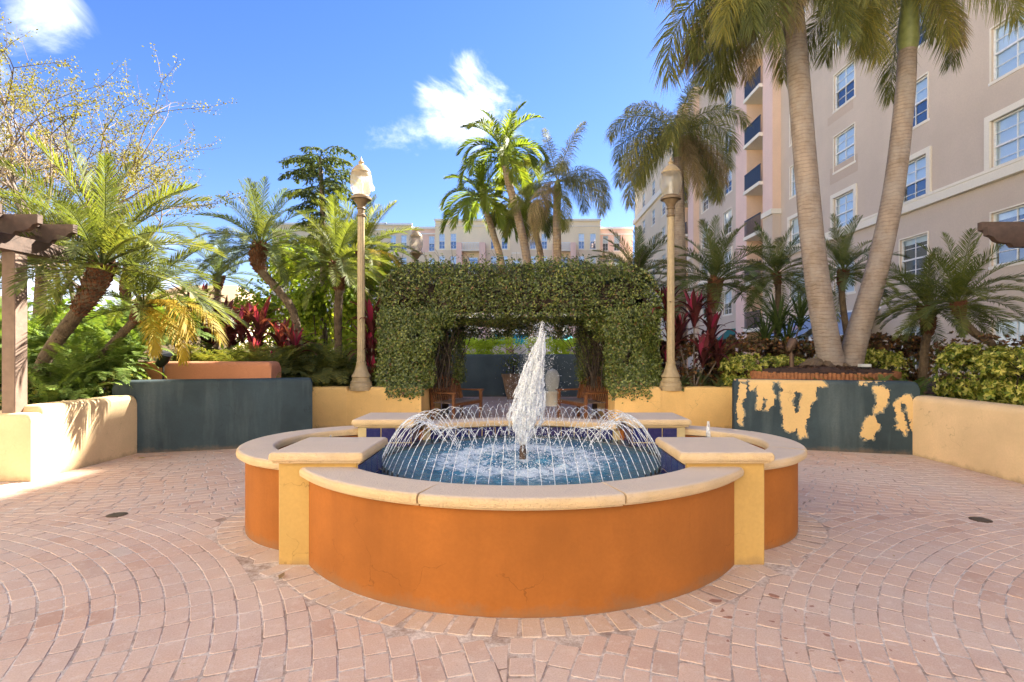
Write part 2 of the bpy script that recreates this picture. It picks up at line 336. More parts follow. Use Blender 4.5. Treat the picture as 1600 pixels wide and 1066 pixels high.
M_bark = trunk_mat('pale_bark', (.12, .09, .07), (.19, .145, .115), 0, .6)
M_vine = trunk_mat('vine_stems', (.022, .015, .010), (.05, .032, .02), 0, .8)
M_shaft = plain('green_crownshaft', (.20, .22, .07), .5, var=.2)
M_rach = plain('leaf_stalk', (.26, .26, .08), .5)

G_date = leafmat('date_palm_leaf', [(0, (.065, .085, .032)), (.45, (.12, .145, .045)), (.8, (.19, .195, .055)), (1, (.34, .28, .06))], .38)
G_dateb = leafmat('sunny_palm_leaf', [(0, (.075, .10, .03)), (.5, (.135, .16, .04)), (.8, (.20, .215, .05)), (1, (.34, .30, .06))], .45)
G_dark = leafmat('blue_green_palm_leaf', [(0, (.065, .095, .045)), (.5, (.115, .155, .06)), (1, (.19, .21, .07))], .3)
G_yel = leafmat('yellowing_palm_leaf', [(0, (.30, .23, .03)), (.5, (.40, .27, .03)), (1, (.36, .30, .05))], .45)
G_fox = leafmat('foxtail_palm_leaf', [(0, (.11, .13, .055)), (.4, (.19, .205, .075)), (.75, (.32, .29, .085)), (1, (.50, .40, .09))], .42)
G_dead = leafmat('brown_palm_leaf', [(0, (.20, .145, .08)), (.5, (.30, .23, .13)), (1, (.42, .33, .17))], .32)
G_coco = leafmat('bright_palm_leaf', [(0, (.09, .14, .03)), (.5, (.16, .21, .035)), (.85, (.25, .27, .045)), (1, (.42, .36, .06))], .45)
G_ficus = leafmat('vine_leaf', [(0, (.045, .07, .018)), (.35, (.10, .135, .026)), (.7, (.175, .215, .042)), (.92, (.31, .33, .07)), (1, (.24, .10, .05))], .2, .34, 0, .55)
G_fern = leafmat('fern_leaf', [(0, (.07, .13, .03)), (.5, (.14, .21, .045)), (1, (.30, .34, .10))], .32)
G_bush = leafmat('bright_bush_leaf', [(0, (.09, .16, .02)), (.5, (.18, .27, .03)), (1, (.38, .42, .05))], .42)
G_lime = leafmat('lime_hedge_leaf', [(0, (.26, .40, .02)), (.5, (.48, .62, .05)), (1, (.66, .74, .12))], .4)
G_varieg = leafmat('variegated_leaf', [(0, (.09, .14, .02)), (.35, (.18, .23, .035)), (.6, (.50, .47, .09)), (1, (.72, .66, .22))], .3, .35, 0)
G_varieg2 = leafmat('cream_edged_leaf', [(0, (.04, .08, .02)), (.4, (.10, .15, .03)), (.7, (.35, .34, .10)), (1, (.60, .52, .24))], .3, .35, 0)
G_croton = leafmat('croton_leaf', [(0, (.07, .05, .032)), (.35, (.16, .07, .042)), (.65, (.10, .11, .04)), (.9, (.30, .13, .055)), (1, (.45, .20, .06))], .25, .35, 0)
G_cord = leafmat('burgundy_leaf', [(0, (.055, .020, .020)), (.5, (.11, .032, .034)), (.8, (.17, .036, .048)), (1, (.28, .09, .07))], .35, .35, .8)
G_pinkl = leafmat('magenta_leaf', [(0, (.20, .02, .05)), (.6, (.38, .035, .09)), (1, (.50, .13, .18))], .4, .35, .5)
G_tree = leafmat('sparse_yellow_leaf', [(0, (.12, .13, .03)), (.5, (.22, .20, .035)), (1, (.20, .13, .05))], .4)
G_yucca = leafmat('spiky_leaf', [(0, (.04, .065, .02)), (1, (.09, .13, .04))], .25)
G_dryfruit = leafmat('seed_pod_leaf', [(0, (.24, .17, .10)), (.6, (.40, .30, .20)), (1, (.50, .42, .12))], .35)

# ------------------------------------------------------------------ object helpers
def tag(o, label=None, cat=None, group=None, kind=None):
    if label: o['label'] = label
    if cat: o['category'] = cat
    if group: o['group'] = group
    if kind: o['kind'] = kind
    return o
def empty(name, loc, label=None, cat=None, group=None, kind=None, rz=0):
    o = bpy.data.objects.new(name, None); COL.objects.link(o); o.location = loc; o.rotation_euler = (0, 0, rz); o.empty_display_size = .1
    return tag(o, label, cat, group, kind)
def link(name, me, mat=None, parent=None, loc=(0, 0, 0), rot=(0, 0, 0), scale=None, world=False):
    """world: mesh is in world coordinates, the parent sits at its own location"""
    o = bpy.data.objects.new(name, me); COL.objects.link(o)
    if mat and not me.materials: me.materials.append(mat)
    if parent is not None:
        o.parent = parent
        if world: o.location = -Vector(parent.location) if parent.parent is None else (0, 0, 0)
    if not world: o.location = loc
    o.rotation_euler = rot
    if scale is not None: o.scale = (scale,)*3 if isinstance(scale, (int, float)) else scale
    return o
class MB:
    def __init__(s): s.v = []; s.f = []
    def add(s, v, f):
        b = len(s.v); s.v += [tuple(x) for x in v]; s.f += [tuple(b+i for i in q) for q in f]; return s
    def box(s, x0, x1, y0, y1, z0, z1):
        return s.add([(x0, y0, z0), (x1, y0, z0), (x1, y1, z0), (x0, y1, z0), (x0, y0, z1), (x1, y0, z1), (x1, y1, z1), (x0, y1, z1)],
                     [(0, 3, 2, 1), (4, 5, 6, 7), (0, 1, 5, 4), (1, 2, 6, 5), (2, 3, 7, 6), (3, 0, 4, 7)])
    def cbox(s, x0, x1, y0, y1, z0, z1, c=.006):
        """box with chamfered vertical and top edges"""
        prof = [(0, z0), (0, z1-c), (-c, z1)]
        o = [(x0+c, y0), (x1-c, y0), (x1, y0+c), (x1, y1-c), (x1-c, y1), (x0+c, y1), (x0, y1-c), (x0, y0+c)]
        cx, cy = (x0+x1)/2, (y0+y1)/2; V = []
        for d, z in prof:
            for (x, y) in o: V.append((x+math.copysign(-d if d else 0, cx-x)*-1*-1 if 0 else x-(math.copysign(1, x-cx)*-d if d else 0), y-(math.copysign(1, y-cy)*-d if d else 0), z))
        Fq = []
        for k in range(2):
            for i in range(8): j = (i+1) % 8; Fq.append((k*8+i, k*8+j, (k+1)*8+j, (k+1)*8+i))
        Fq.append(tuple(range(16, 24))); Fq.append(tuple(reversed(range(8))))
        return s.add(V, Fq)
    def tube(s, pts, rad, n=8, cap=True):
        pts = [Vector(p) for p in pts]; m = len(pts)
        if isinstance(rad, (int, float)): rad = [rad]*m
        t0 = (pts[1]-pts[0]).normalized(); u = t0.orthogonal().normalized(); V = []
        for i, p in enumerate(pts):
            t = (pts[min(i+1, m-1)]-pts[max(i-1, 0)]).normalized()
            u = (u - t*u.dot(t))
            u = u.normalized() if u.length > 1e-6 else t.orthogonal().normalized()
            w_ = t.cross(u)
            for k in range(n): a = 2*math.pi*k/n; V.append(p+(u*math.cos(a)+w_*math.sin(a))*rad[i])
        Fq = [(i*n+k, i*n+(k+1) % n, (i+1)*n+(k+1) % n, (i+1)*n+k) for i in range(m-1) for k in range(n)]
        if cap: Fq += [tuple(reversed(range(n))), tuple(range((m-1)*n, m*n))]
        return s.add(V, Fq)
    def lathe(s, prof, n=24, c=(0, 0, 0), cap=True, flute=0, nf=12):
        V = []
        for r, z in prof:
            for k in range(n):
                a = 2*math.pi*k/n; rr = r*(1+flute*math.cos(a*nf)); V.append((c[0]+rr*math.cos(a), c[1]+rr*math.sin(a), c[2]+z))
        m = len(prof)
        Fq = [(i*n+k, i*n+(k+1) % n, (i+1)*n+(k+1) % n, (i+1)*n+k) for i in range(m-1) for k in range(n)]
        if cap: Fq += [tuple(reversed(range(n))), tuple(range((m-1)*n, m*n))]
        return s.add(V, Fq)
    def sweep(s, path, prof, ends=True):
        """path: (x, y) polyline; prof: closed list of (offset to the left of the path, z), anticlockwise seen from the path start"""
        P = [Vector((p[0], p[1])) for p in path]; m = len(P); k = len(prof); V = []
        for i in range(m):
            a = (P[i]-P[i-1]).normalized() if i else None; b = (P[i+1]-P[i]).normalized() if i < m-1 else None
            if a is None: a = b
            if b is None: b = a
            na = Vector((-a.y, a.x)); nb = Vector((-b.y, b.x)); nn = (na+nb).normalized(); sc = 1/max(.3, nn.dot(na))
            for (o, z) in prof: q = P[i]+nn*o*sc; V.append((q.x, q.y, z))
        Fq = [(i*k+j, i*k+(j+1) % k, (i+1)*k+(j+1) % k, (i+1)*k+j) for i in range(m-1) for j in range(k)]
        if ends: Fq += [tuple(reversed(range(k))), tuple(range((m-1)*k, m*k))]
        return s.add(V, Fq)
    def mesh(s, name='mesh', smooth=False):
        me = bpy.data.meshes.new(name); me.from_pydata(s.v, [], s.f); me.update()
        if smooth:
            me.polygons.foreach_set('use_smooth', [True]*len(me.polygons))
            try: me.set_sharp_from_angle(angle=R(38))
            except Exception: pass
        return me
    def build(s, name, mat, parent=None, smooth=True, world=True, **k):
        return link(name, s.mesh(name, smooth), mat, parent, world=world, **k)
def fixn(me):
    import bmesh
    bm = bmesh.new(); bm.from_mesh(me); bmesh.ops.recalc_face_normals(bm, faces=bm.faces); bm.to_mesh(me); bm.free(); return me
def np_mesh(name, V, loops, totals, smooth=False):
    me = bpy.data.meshes.new(name); me.vertices.add(len(V)); me.vertices.foreach_set('co', np.asarray(V, np.float32).ravel())
    me.loops.add(len(loops)); me.loops.foreach_set('vertex_index', np.asarray(loops, np.int32))
    me.polygons.add(len(totals)); st = np.concatenate([[0], np.cumsum(totals)[:-1]]).astype(np.int32)
    me.polygons.foreach_set('loop_start', st)
    try: me.polygons.foreach_set('loop_total', np.asarray(totals, np.int32))
    except Exception: pass
    if smooth: me.polygons.foreach_set('use_smooth', np.ones(len(totals), bool))
    me.update(calc_edges=True); return me
def scatter(name, tmpl, P, RM, S):
    """replicate template (V, F) at positions P with rotation matrices RM (columns = template axes) and scales S"""
    tv = np.asarray(tmpl[0], float); tf = tmpl[1]; n = len(P); k = len(tv)
    S = np.broadcast_to(np.asarray(S, float).reshape(-1, 1, 1), (n, 1, 1))
    V = np.einsum('nij,kj->nki', RM, tv)*S + P[:, None, :]
    lp = np.concatenate([np.array(f) for f in tf]); tot = np.array([len(f) for f in tf])
    loops = (lp[None, :] + (np.arange(n)*k)[:, None]).ravel(); totals = np.tile(tot, n)
    return np_mesh(name, V.reshape(-1, 3), loops, totals)
def join_parts(name, items):
    """items: (template, P, RM, S) -> one mesh"""
    Vs = []; Ls = []; Ts = []; off = 0
    for tmpl, P, RM, S in items:
        tv = np.asarray(tmpl[0], float); n = len(P); k = len(tv)
        S = np.broadcast_to(np.asarray(S, float).reshape(-1, 1, 1), (n, 1, 1))
        V = np.einsum('nij,kj->nki', RM, tv)*S + P[:, None, :]
        lp = np.concatenate([np.array(f) for f in tmpl[1]]); tot = np.array([len(f) for f in tmpl[1]])
        Vs.append(V.reshape(-1, 3)); Ls.append((lp[None, :]+(np.arange(n)*k)[:, None]).ravel()+off); Ts.append(np.tile(tot, n)); off += n*k
    return np_mesh(name, np.concatenate(Vs), np.concatenate(Ls), np.concatenate(Ts))
def frames(Nrm, spin=None):
    """rotation matrices whose Z column follows Nrm, random spin"""
    Nn = Nrm/np.maximum(1e-9, np.linalg.norm(Nrm, axis=1, keepdims=True)); n = len(Nn)
    a = np.where(np.abs(Nn[:, 2:3]) < .9, np.array([[0, 0, 1.]]), np.array([[1., 0, 0]]))
    U = np.cross(a, Nn); U /= np.linalg.norm(U, axis=1, keepdims=True); Wv = np.cross(Nn, U)
    t = rng.uniform(0, 2*np.pi, n) if spin is None else spin
    c, s_ = np.cos(t)[:, None], np.sin(t)[:, None]
    X = U*c+Wv*s_; Y = -U*s_+Wv*c
    return np.stack([X, Y, Nn], axis=2)
def rotz(a):
    a = np.asarray(a, float); c, s_ = np.cos(a), np.sin(a); z = np.zeros_like(a); o = np.ones_like(a)
    return np.stack([np.stack([c, -s_, z], -1), np.stack([s_, c, z], -1), np.stack([z, z, o], -1)], -2)
def vnoise(P, seed=0):
    """cheap smooth value noise in 0..1, vectorised"""
    P = np.asarray(P, float); i = np.floor(P).astype(np.int64); f = P-i; f = f*f*(3-2*f)
    def h(ix, iy, iz):
        x = (ix*374761393+iy*668265263+iz*2147483647+seed*974634777) & 0xffffffff
        x = ((x ^ (x >> 13))*1274126177) & 0xffffffff; return ((x ^ (x >> 16)) & 0xffff)/65535.
    r = 0
    for dx in (0, 1):
        for dy in (0, 1):
            for dz in (0, 1):
                wt = (f[:, 0] if dx else 1-f[:, 0])*(f[:, 1] if dy else 1-f[:, 1])*(f[:, 2] if dz else 1-f[:, 2])
                r = r+wt*h(i[:, 0]+dx, i[:, 1]+dy, i[:, 2]+dz)
    return r
def P2W(px, py, Y): return Vector(((px-CX)*Y/F, Y, EYE-(py-HY)*Y/F))

LEAF = ([(0, 0, 0), (-.32, .35, .05), (0, .5, -.03), (.32, .35, .05), (-.22, .75, .03), (.22, .75, .03), (0, 1, -.06)],
        [(0, 2, 1), (0, 3, 2), (1, 2, 6, 4), (2, 3, 5, 6)])
LEAF2 = ([(0, 0, 0), (-.3, .5, .06), (.3, .5, .06), (0, 1, -.04)], [(0, 2, 3), (0, 3, 1)])
def whorl(n=7, tilt=25, wdt=.21):
    V = []; Fq = []
    for k in range(n):
        a = 2*math.pi*k/n+.3*(k % 2); t = R(tilt+12*(k % 3)); b = len(V)
        for (x, y, z) in LEAF2[0]:
            x *= wdt/.3; yy = y*math.cos(t)-z*math.sin(t); zz = y*math.sin(t)+z*math.cos(t)-.25*y*y
            V.append((x*math.cos(a)-yy*math.sin(a), x*math.sin(a)+yy*math.cos(a), zz))
        Fq += [tuple(b+i for i in f) for f in LEAF2[1]]
    return V, Fq
WHORL = whorl(); WHORL5 = whorl(5, 40, .28)

# ------------------------------------------------------------------ ground and plaza paving
# outline of the fountain on the ground, seen from its centre (star-shaped)
FC = Vector((0, 5.05))
PIERS = [(1.16, 1.717, 3.84, 4.46), (-1.717, -1.16, 3.84, 4.46), (1.16, 1.717, 5.70, 6.28), (-1.717, -1.16, 5.70, 6.28)]
LOBES = {'front': ((0, 4.92), 1.85, 1.62), 'back': ((0, 4.65), 2.06, 1.84), 'left': ((-1.44, 5.04), 1.0, .80), 'right': ((1.44, 5.04), 1.0, .80)}
def inside_f(x, y):
    if (x-0)**2+(y-4.92)**2 < 1.85**2 or (y > 5.05 and x**2+(y-4.65)**2 < 2.06**2 and abs(x) < 1.3): return True
    if (abs(x)-1.44)**2+(y-5.04)**2 < 1: return True
    return 1.1 < abs(x) < 1.717 and (3.84 < y < 6.28)
OUTL = []
for k in range(720):
    a = 2*math.pi*k/720; r = 2.9
    while r > .5 and not inside_f(FC.x+r*math.cos(a), FC.y+r*math.sin(a)): r -= .01
    OUTL.append((FC.x+r*math.cos(a), FC.y+r*math.sin(a)))
OUTL = np.array(OUTL); k5 = np.ones(13)/13
sm = np.stack([np.convolve(np.concatenate([OUTL[-6:, i], OUTL[:, i], OUTL[:6, i]]), k5, 'valid') for i in (0, 1)], 1)
tg = np.roll(sm, -3, 0)-np.roll(sm, 3, 0); tg /= np.linalg.norm(tg, axis=1, keepdims=True); nm = np.stack([tg[:, 1], -tg[:, 0]], 1)
def fdist(x, y):
    d = (sm[:, 0]-x)**2+(sm[:, 1]-y)**2; i = int(np.argmin(d))
    return (x-sm[i, 0])*nm[i, 0]+(y-sm[i, 1])*nm[i, 1], i

g = MB(); g.add([(-400, -60, -.03), (400, -60, -.03), (400, 500, -.03), (-400, 500, -.03)], [(0, 1, 2, 3)])
tag(g.build('ground', M_green_ground, smooth=False), kind='structure')
g = MB(); g.add([(-9, -3, -.0025), (9, -3, -.0025), (9, 10.9, -.0025), (-9, 10.9, -.0025)], [(0, 1, 2, 3)])
PLAZA = tag(g.build('plaza_paving', M_joint, smooth=False), kind='structure')
g = MB(); g.add([(-9, 10.89, -.001), (9, 10.89, -.001), (9, 60, -.001), (-9, 60, -.001)], [(0, 1, 2, 3)])
tag(g.build('far_courtyard_paving', M_farpave, smooth=False), kind='structure')

def clip_poly(poly, n, d):
    """keep the side n.p <= d"""
    out = []
    for i in range(len(poly)):
        a, b = poly[i], poly[(i+1) % len(poly)]; da = n[0]*a[0]+n[1]*a[1]-d; db = n[0]*b[0]+n[1]*b[1]-d
        if da <= 0: out.append(a)
        if (da < 0 < db) or (db < 0 < da): t = da/(da-db); out.append((a[0]+(b[0]-a[0])*t, a[1]+(b[1]-a[1])*t))
    return out
def brick_poly(cx, cy, ang, l, w_, cut=.008):
    c, s_ = math.cos(ang), math.sin(ang); P = []
    hl, hw = l/2, w_/2
    for (x, y) in [(-hl+cut, -hw), (hl-cut, -hw), (hl, -hw+cut), (hl, hw-cut), (hl-cut, hw), (-hl+cut, hw), (-hl, hw-cut), (-hl, -hw+cut)]:
        x += random.gauss(0, .0016); y += random.gauss(0, .0016)
        P.append((cx+x*c-y*s_, cy+x*s_+y*c))
    return P
def prism_top(mb, poly, z, ch=.004, tilt=(0, 0)):
    n = len(poly); cx = sum(p[0] for p in poly)/n; cy = sum(p[1] for p in poly)/n; V = []
    for p in poly: V.append((p[0], p[1], -.03))
    for p in poly: V.append((p[0], p[1], z-ch+tilt[0]*(p[0]-cx)+tilt[1]*(p[1]-cy)))
    for p in poly:
        dx, dy = p[0]-cx, p[1]-cy; L = math.hypot(dx, dy)+1e-9; k = max(0, 1-ch*1.3/L)
        V.append((cx+dx*k, cy+dy*k, z+tilt[0]*dx+tilt[1]*dy))
    Fq = []
    for k in (0, 1):
        for i in range(n): j = (i+1) % n; Fq.append((k*n+i, k*n+j, (k+1)*n+j, (k+1)*n+i))
    Fq.append(tuple(range(2*n, 3*n))); mb.add(V, Fq)
bricks = []   # (cx, cy, ang, l, w, clips, ring)
BW, BL = .120, .205
def allowed(x, y):
    if y < 1.0 or y > 10.8: return False
    if abs(x) > 8.0: return False
    if y > 6.2 and abs(x) > 5.75: return False
    if y > 8.75: return abs(x) < 4.4
    if y > 8.0 and abs(x) > 3.3: return y < 8.6-(abs(x)-3.37)*.29+.1
    return True
for sx in (-1, 1):
    for far in (0, 1):
        cx0, cy0 = 5.2*sx, (8.93 if far else 1.15)
        kmax = int(7.5/BW)
        for k in range(2, kmax):
            r = BW*(k+.5); nb = max(6, int(2*math.pi*r/BL)); off = random.random()*6.28; l = 2*math.pi*r/nb
            for i in range(nb):
                a = off+2*math.pi*i/nb; x = cx0+r*math.cos(a); y = cy0+r*math.sin(a)
                if sx*x < -.02 or not allowed(x, y): continue
                if (far and y < 5.0) or (not far and y > 5.08): continue
                d, ii = fdist(x, y)
                if d < .235: continue
                clips = []
                if sx*x < .2: clips.append(((-sx, 0), -.068))
                if far and y < 5.2: clips.append(((0, -1), -5.045))
                if not far and y > 4.9: clips.append(((0, 1), 5.035))
                if d < .36: clips.append(((-nm[ii, 0], -nm[ii, 1]), -(sm[ii, 0]*nm[ii, 0]+sm[ii, 1]*nm[ii, 1]+.232)))
                jl = random.uniform(-.008, .004)
                bricks.append((x, y, a+math.pi/2+random.uniform(-.02, .02), l-.0075+jl, BW-.0075+random.uniform(-.004, .003), clips, 0))
# straight line of bricks down the axis, between the fans
y = 2.84
while y > 1.0:
    bricks.append((0, y-.06 if y > 2.8 else y-.08, math.pi/2, .15, .118, [], 0)); y -= .165
y = 7.0
while y < 10.6: bricks.append((0, y, math.pi/2, .19, .118, [], 0)); y += .205
# soldier course round the fountain
seg = np.linalg.norm(np.roll(sm, -1, 0)-sm, axis=1); acc = 0
for i in range(720):
    acc += seg[i]*1.06
    if acc > .118:
        acc = 0; x, y = sm[i]+nm[i]*.118
        bricks.append((x, y, math.atan2(nm[i, 1], nm[i, 0])+random.uniform(-.05, .05), .205+random.uniform(-.01, .008), .106+random.uniform(-.008, .006), [], 1))
def in_frame(x, y): px = CX+F*x/y; py = HY+F*EYE/y; return -10 < px < 1610 and py < 1075
cand = sorted([b for b in bricks if not b[5] and in_frame(b[0], b[1])], key=lambda b: b[0]**2+b[1]**2+2.25)
solo = set(id(b) for b in cand[:296])
# unit templates with real chamfer: built at nominal size, objects scale only slightly
def solo_mesh(l, w_, ring):
    m_ = MB(); prism_top(m_, brick_poly(0, 0, 0, l, w_, random.uniform(.005, .012)), 0, .0045); me = m_.mesh('brick'); me.materials.append(M_brickr if ring else M_brick); return me
SM = {0: [solo_mesh(.192, .109, 0) for _ in range(9)], 1: [solo_mesh(.205, .106, 1) for _ in range(5)]}
rest = {0: MB(), 1: MB()}
for b in bricks:
    x, y, a, l, w_, clips, ring = b
    z = random.gauss(0, .0008)
    if id(b) in solo:
        me = random.choice(SM[ring]); o = link('brick', me, None, PLAZA, loc=(x, y, z), rot=(random.gauss(0, .004), random.gauss(0, .004), a))
        o.scale = (l/(.205 if ring else .192), w_/(.106 if ring else .109), 1)
    else:
        poly = brick_poly(x, y, a, l, w_, random.uniform(.005, .012))
        for n_, d_ in clips:
            poly = clip_poly(poly, n_, d_)
            if len(poly) < 3: break
        if len(poly) < 3: continue
        ar = abs(sum(poly[i][0]*poly[(i+1) % len(poly)][1]-poly[(i+1) % len(poly)][0]*poly[i][1] for i in range(len(poly))))/2
        if ar < .0012: continue
        prism_top(rest[ring], poly, z, .0045, (random.gauss(0, .004), random.gauss(0, .004)))
tag(rest[0].build('brick_field', M_brick, PLAZA, smooth=False), kind='stuff')
tag(rest[1].build('brick_border', M_brickr, PLAZA, smooth=False), kind='stuff')

# ------------------------------------------------------------------ walls
def round_prof(t, z0, z1, r=.07, n=5):
    """closed profile, width t centred on the path, rounded top"""
    P = [(t/2, z0), (t/2, z1-r)]
    for k in range(1, n+1): a = math.pi/2*k/n; P.append((t/2-r+r*math.cos(a), z1-r+r*math.sin(a)))
    for k in range(0, n+1): a = math.pi/2+math.pi/2*k/n; P.append((-t/2+r+r*math.cos(a), z1-r+r*math.sin(a)))
    P.append((-t/2, z0)); return P
def dens(path, step=.25):
    out = [path[0]]
    for a, b in zip(path[:-1], path[1:]):
        L = math.dist(a, b); n = max(1, int(L/step))
        for k in range(1, n+1): out.append((a[0]+(b[0]-a[0])*k/n, a[1]+(b[1]-a[1])*k/n))
    return out
def rounded_wall(mb, path, t, z1, r=.07, endr=.07):
    """wall whose top also rounds down at both ends"""
    path = dens(path); P = [Vector(p) for p in path]; k = None; prof0 = round_prof(t, 0, 1, r)
    V = []; n = len(prof0); L = [0]
    for a, b in zip(P[:-1], P[1:]): L.append(L[-1]+(b-a).length)
    tot = L[-1]; stops = sorted(set([0, .25*endr, .55*endr, endr]+[l for l in L if endr < l < tot-endr]+[tot-endr, tot-.55*endr, tot-.25*endr, tot]))
    def at(s_):
        for i in range(len(L)-1):
            if s_ <= L[i+1]+1e-9: u = (s_-L[i])/(L[i+1]-L[i]); return P[i].lerp(P[i+1], u), (P[i+1]-P[i]).normalized()
        return P[-1], (P[-1]-P[-2]).normalized()
    rows = 0
    for s_ in stops:
        p, tdir = at(s_); nn = Vector((-tdir.y, tdir.x)); e = min(s_, tot-s_)
        drop = 0 if e >= endr else endr-math.sqrt(max(0, endr**2-(endr-e)**2))
        for (o, z) in prof0:
            zz = 0 if z == 0 else (z1-(1-z))-drop
            q = p+nn*o; V.append((q.x, q.y, zz))
        rows += 1
    Fq = [(i*n+j, i*n+(j+1) % n, (i+1)*n+(j+1) % n, (i+1)*n+j) for i in range(rows-1) for j in range(n)]
    Fq += [tuple(reversed(range(n))), tuple(range((rows-1)*n, rows*n))]
    mb.add(V, Fq)
def wall_obj(name, label, paths, mat, cat='wall', extra=None):
    mb = MB()
    for (path, t, z1, r) in paths: rounded_wall(mb, path, t, z1, r)
    if extra: extra(mb)
    me = mb.mesh(name, True); fixn(me); o = link(name, me, mat); o.location = (0, 0, 0); return tag(o, label, cat)
# left and right low walls beside the plaza
wall_obj('planter_wall', 'low sunlit cream planter wall at the left edge of the plaza, below the leaning palm', [([(-5.86, 6.46), (-5.86, 8.05)], .34, .865, .075)], M_cream)
wall_obj('planter_wall', 'low cream wall end carrying the brown pergola post at far left', [([(-10.5, 6.50), (-5.684, 6.50)], .40, .785, .05)], M_cream)
wall_obj('planter_wall', 'low tan planter wall at the right edge of the plaza, under the variegated shrub', [([(5.86, 5.0), (5.86, 8.02)], .34, .865, .09)], M_cream)
BL0, BL1 = Vector((-6.0, 7.98)), Vector((-3.40, 8.80))
def mid_bulge(a, b, k, n=8):
    a, b = Vector(a), Vector(b); nn = Vector((-(b-a).y, (b-a).x)).normalized(); return [tuple(a.lerp(b, i/n)+nn*k*math.sin(math.pi*i/n)) for i in range(n+1)]
tk = .36
wall_obj('slate_blue_wall', 'tall dark slate blue curved wall left of the fountain, scuffed and unpeeled', [([(p[0]-.05, p[1]+.17) for p in mid_bulge(BL0, BL1, -.05)], tk, 1.075, .07)], M_slate)
BRa, BRb = Vector((5.78, 7.89)), Vector((3.36, 8.60))
rdir = (BRb-BRa).normalized(); rn = Vector((rdir.y, -rdir.x)); rn = rn if rn.y > 0 else -rn
RW = wall_obj('slate_blue_wall', 'dark slate blue wall right of the fountain with peeling patches showing yellow', [([tuple(BRa+rn*.18), tuple(BRb+rn*.18)], .36, 1.065, .07)], M_slate)
wall_obj('terracotta_wall', 'rounded terracotta orange wall rising behind the left slate blue wall', [(mid_bulge((-6.75, 9.35), (-4.26, 9.45), -.05), .5, 1.335, .09)], M_orange2)
# peeled paint, traced on to the face of the right wall
Z8 = lambda pts: [(1120+x/3.3333, 440+y/3.3333) for x, y in pts]
patches = [[(130,530),(155,545),(150,600),(135,640),(145,690),(135,750),(110,740),(105,660),(115,600),(115,550)],
 [(165,500),(215,500),(212,540),(185,575),(170,560)],
 [(215,500),(300,500),(290,560),(305,600),(300,640),(270,675),(250,670),(262,620),(245,605),(238,640),(240,675),(215,670),(205,640),(215,600),(210,550)],
 [(300,500),(560,508),(575,545),(545,560),(525,545),(520,610),(490,650),(492,690),(465,730),(460,760),(472,812),(435,815),(418,770),(400,790),(365,785),(345,740),(340,660),(330,600),(345,560),(330,530)],
 [(815,545),(880,550),(895,590),(885,640),(870,680),(845,680),(820,700),(855,750),(835,790),(815,825),(760,820),(750,790),(770,740),(775,715),(800,700),(820,690),(820,660),(838,640),(825,590)],
 [(1000,585),(1030,630),(1040,700),(1042,800),(1020,780),(1000,700),(985,640),(960,630),(965,670),(1000,765),(985,800),(925,755),(945,740),(940,690),(915,640),(960,610)],
 [(740,520),(780,520),(778,536),(745,537)]]
holes = [[(410,570),(452,590),(430,640),(435,660),(412,695),(400,640),(388,620),(408,605)], [(300,500),(330,500),(328,530),(340,560),(322,600),(315,560),(308,530)]]
def to_uz(pts):
    out = []
    for (px, py) in pts:
        dx = (px-CX)/F                      # ray (dx, 1, dz) meets the wall face line BRa + u*rdir
        A = np.array([[dx, -rdir.x], [1, -rdir.y]]); t, u = np.linalg.solve(A, [BRa.x, BRa.y]); out.append((u, EYE-(py-HY)/F*t))
    return np.array(out)
def pip(poly, X, Z):
    ins = np.zeros(X.shape, bool); n = len(poly)
    for i in range(n):
        x0, z0 = poly[i]; x1, z1 = poly[(i+1) % n]
        c = ((z0 > Z) != (z1 > Z)) & (X < (x1-x0)*(Z-z0)/((z1-z0) if z1 != z0 else 1e-9)+x0); ins ^= c
    return ins
cs = .009
U, Zg = np.meshgrid(np.arange(.0, 2.52, cs), np.arange(.05, 1.06, cs), indexing='ij')
J = lambda s_: (vnoise(np.stack([U.ravel()*28, Zg.ravel()*28, np.full(U.size, s_)], 1))-.5).reshape(U.shape)*.05+(vnoise(np.stack([U.ravel()*75, Zg.ravel()*75, np.full(U.size, s_)], 1))-.5).reshape(U.shape)*.03
Uj, Zj = U+J(1.3), Zg+J(5.7)
mask = np.zeros(U.shape, bool)
for p in patches: mask |= pip(to_uz(Z8(p)), Uj, Zj)
for p in holes: mask &= ~pip(to_uz(Z8(p)), Uj, Zj)
nn_ = vnoise(np.stack([U.ravel()*3, Zg.ravel()*3, U.ravel()*0], 1), 5).reshape(U.shape)
mask |= (Zj > 1.035) & (U > 1.35) & (U < 2.45) & (nn_ > .3)
mask |= (Zj > 1.05) & (nn_ > .72)
wide = mask.copy()
for dx_ in (-2, -1, 0, 1, 2):
    for dz_ in (-2, -1, 0, 1, 2): wide |= np.roll(np.roll(mask, dx_, 0), dz_, 1)
nr_ = vnoise(np.stack([U.ravel()*22, Zg.ravel()*14, U.ravel()*0+2], 1), 9).reshape(U.shape)
rim = wide & ~mask & (nr_ > .52) & (Zg > .10) & (U > .03) & (U < 2.45)
pm = MB(); rr_ = .07; zt = 1.065
def wall_pt(u, z):
    d = 0 if z < zt-rr_ else rr_-math.sqrt(max(0, rr_**2-(z-(zt-rr_))**2))
    q = BRa+rdir*u+rn*(d-.0035); return (q.x, q.y, z+.001)
ii, jj = np.nonzero(mask)
for i, j in zip(ii, jj):
    u0, z0 = U[i, j], Zg[i, j]; z1 = min(z0+cs, zt-.0005)
    pm.add([wall_pt(u0+cs, z0), wall_pt(u0, z0), wall_pt(u0, z1), wall_pt(u0+cs, z1)], [(0, 1, 2, 3)])
M_under = stucco('bare_yellow_undercoat', (.62, .42, .19), var=.08, streak=.0)
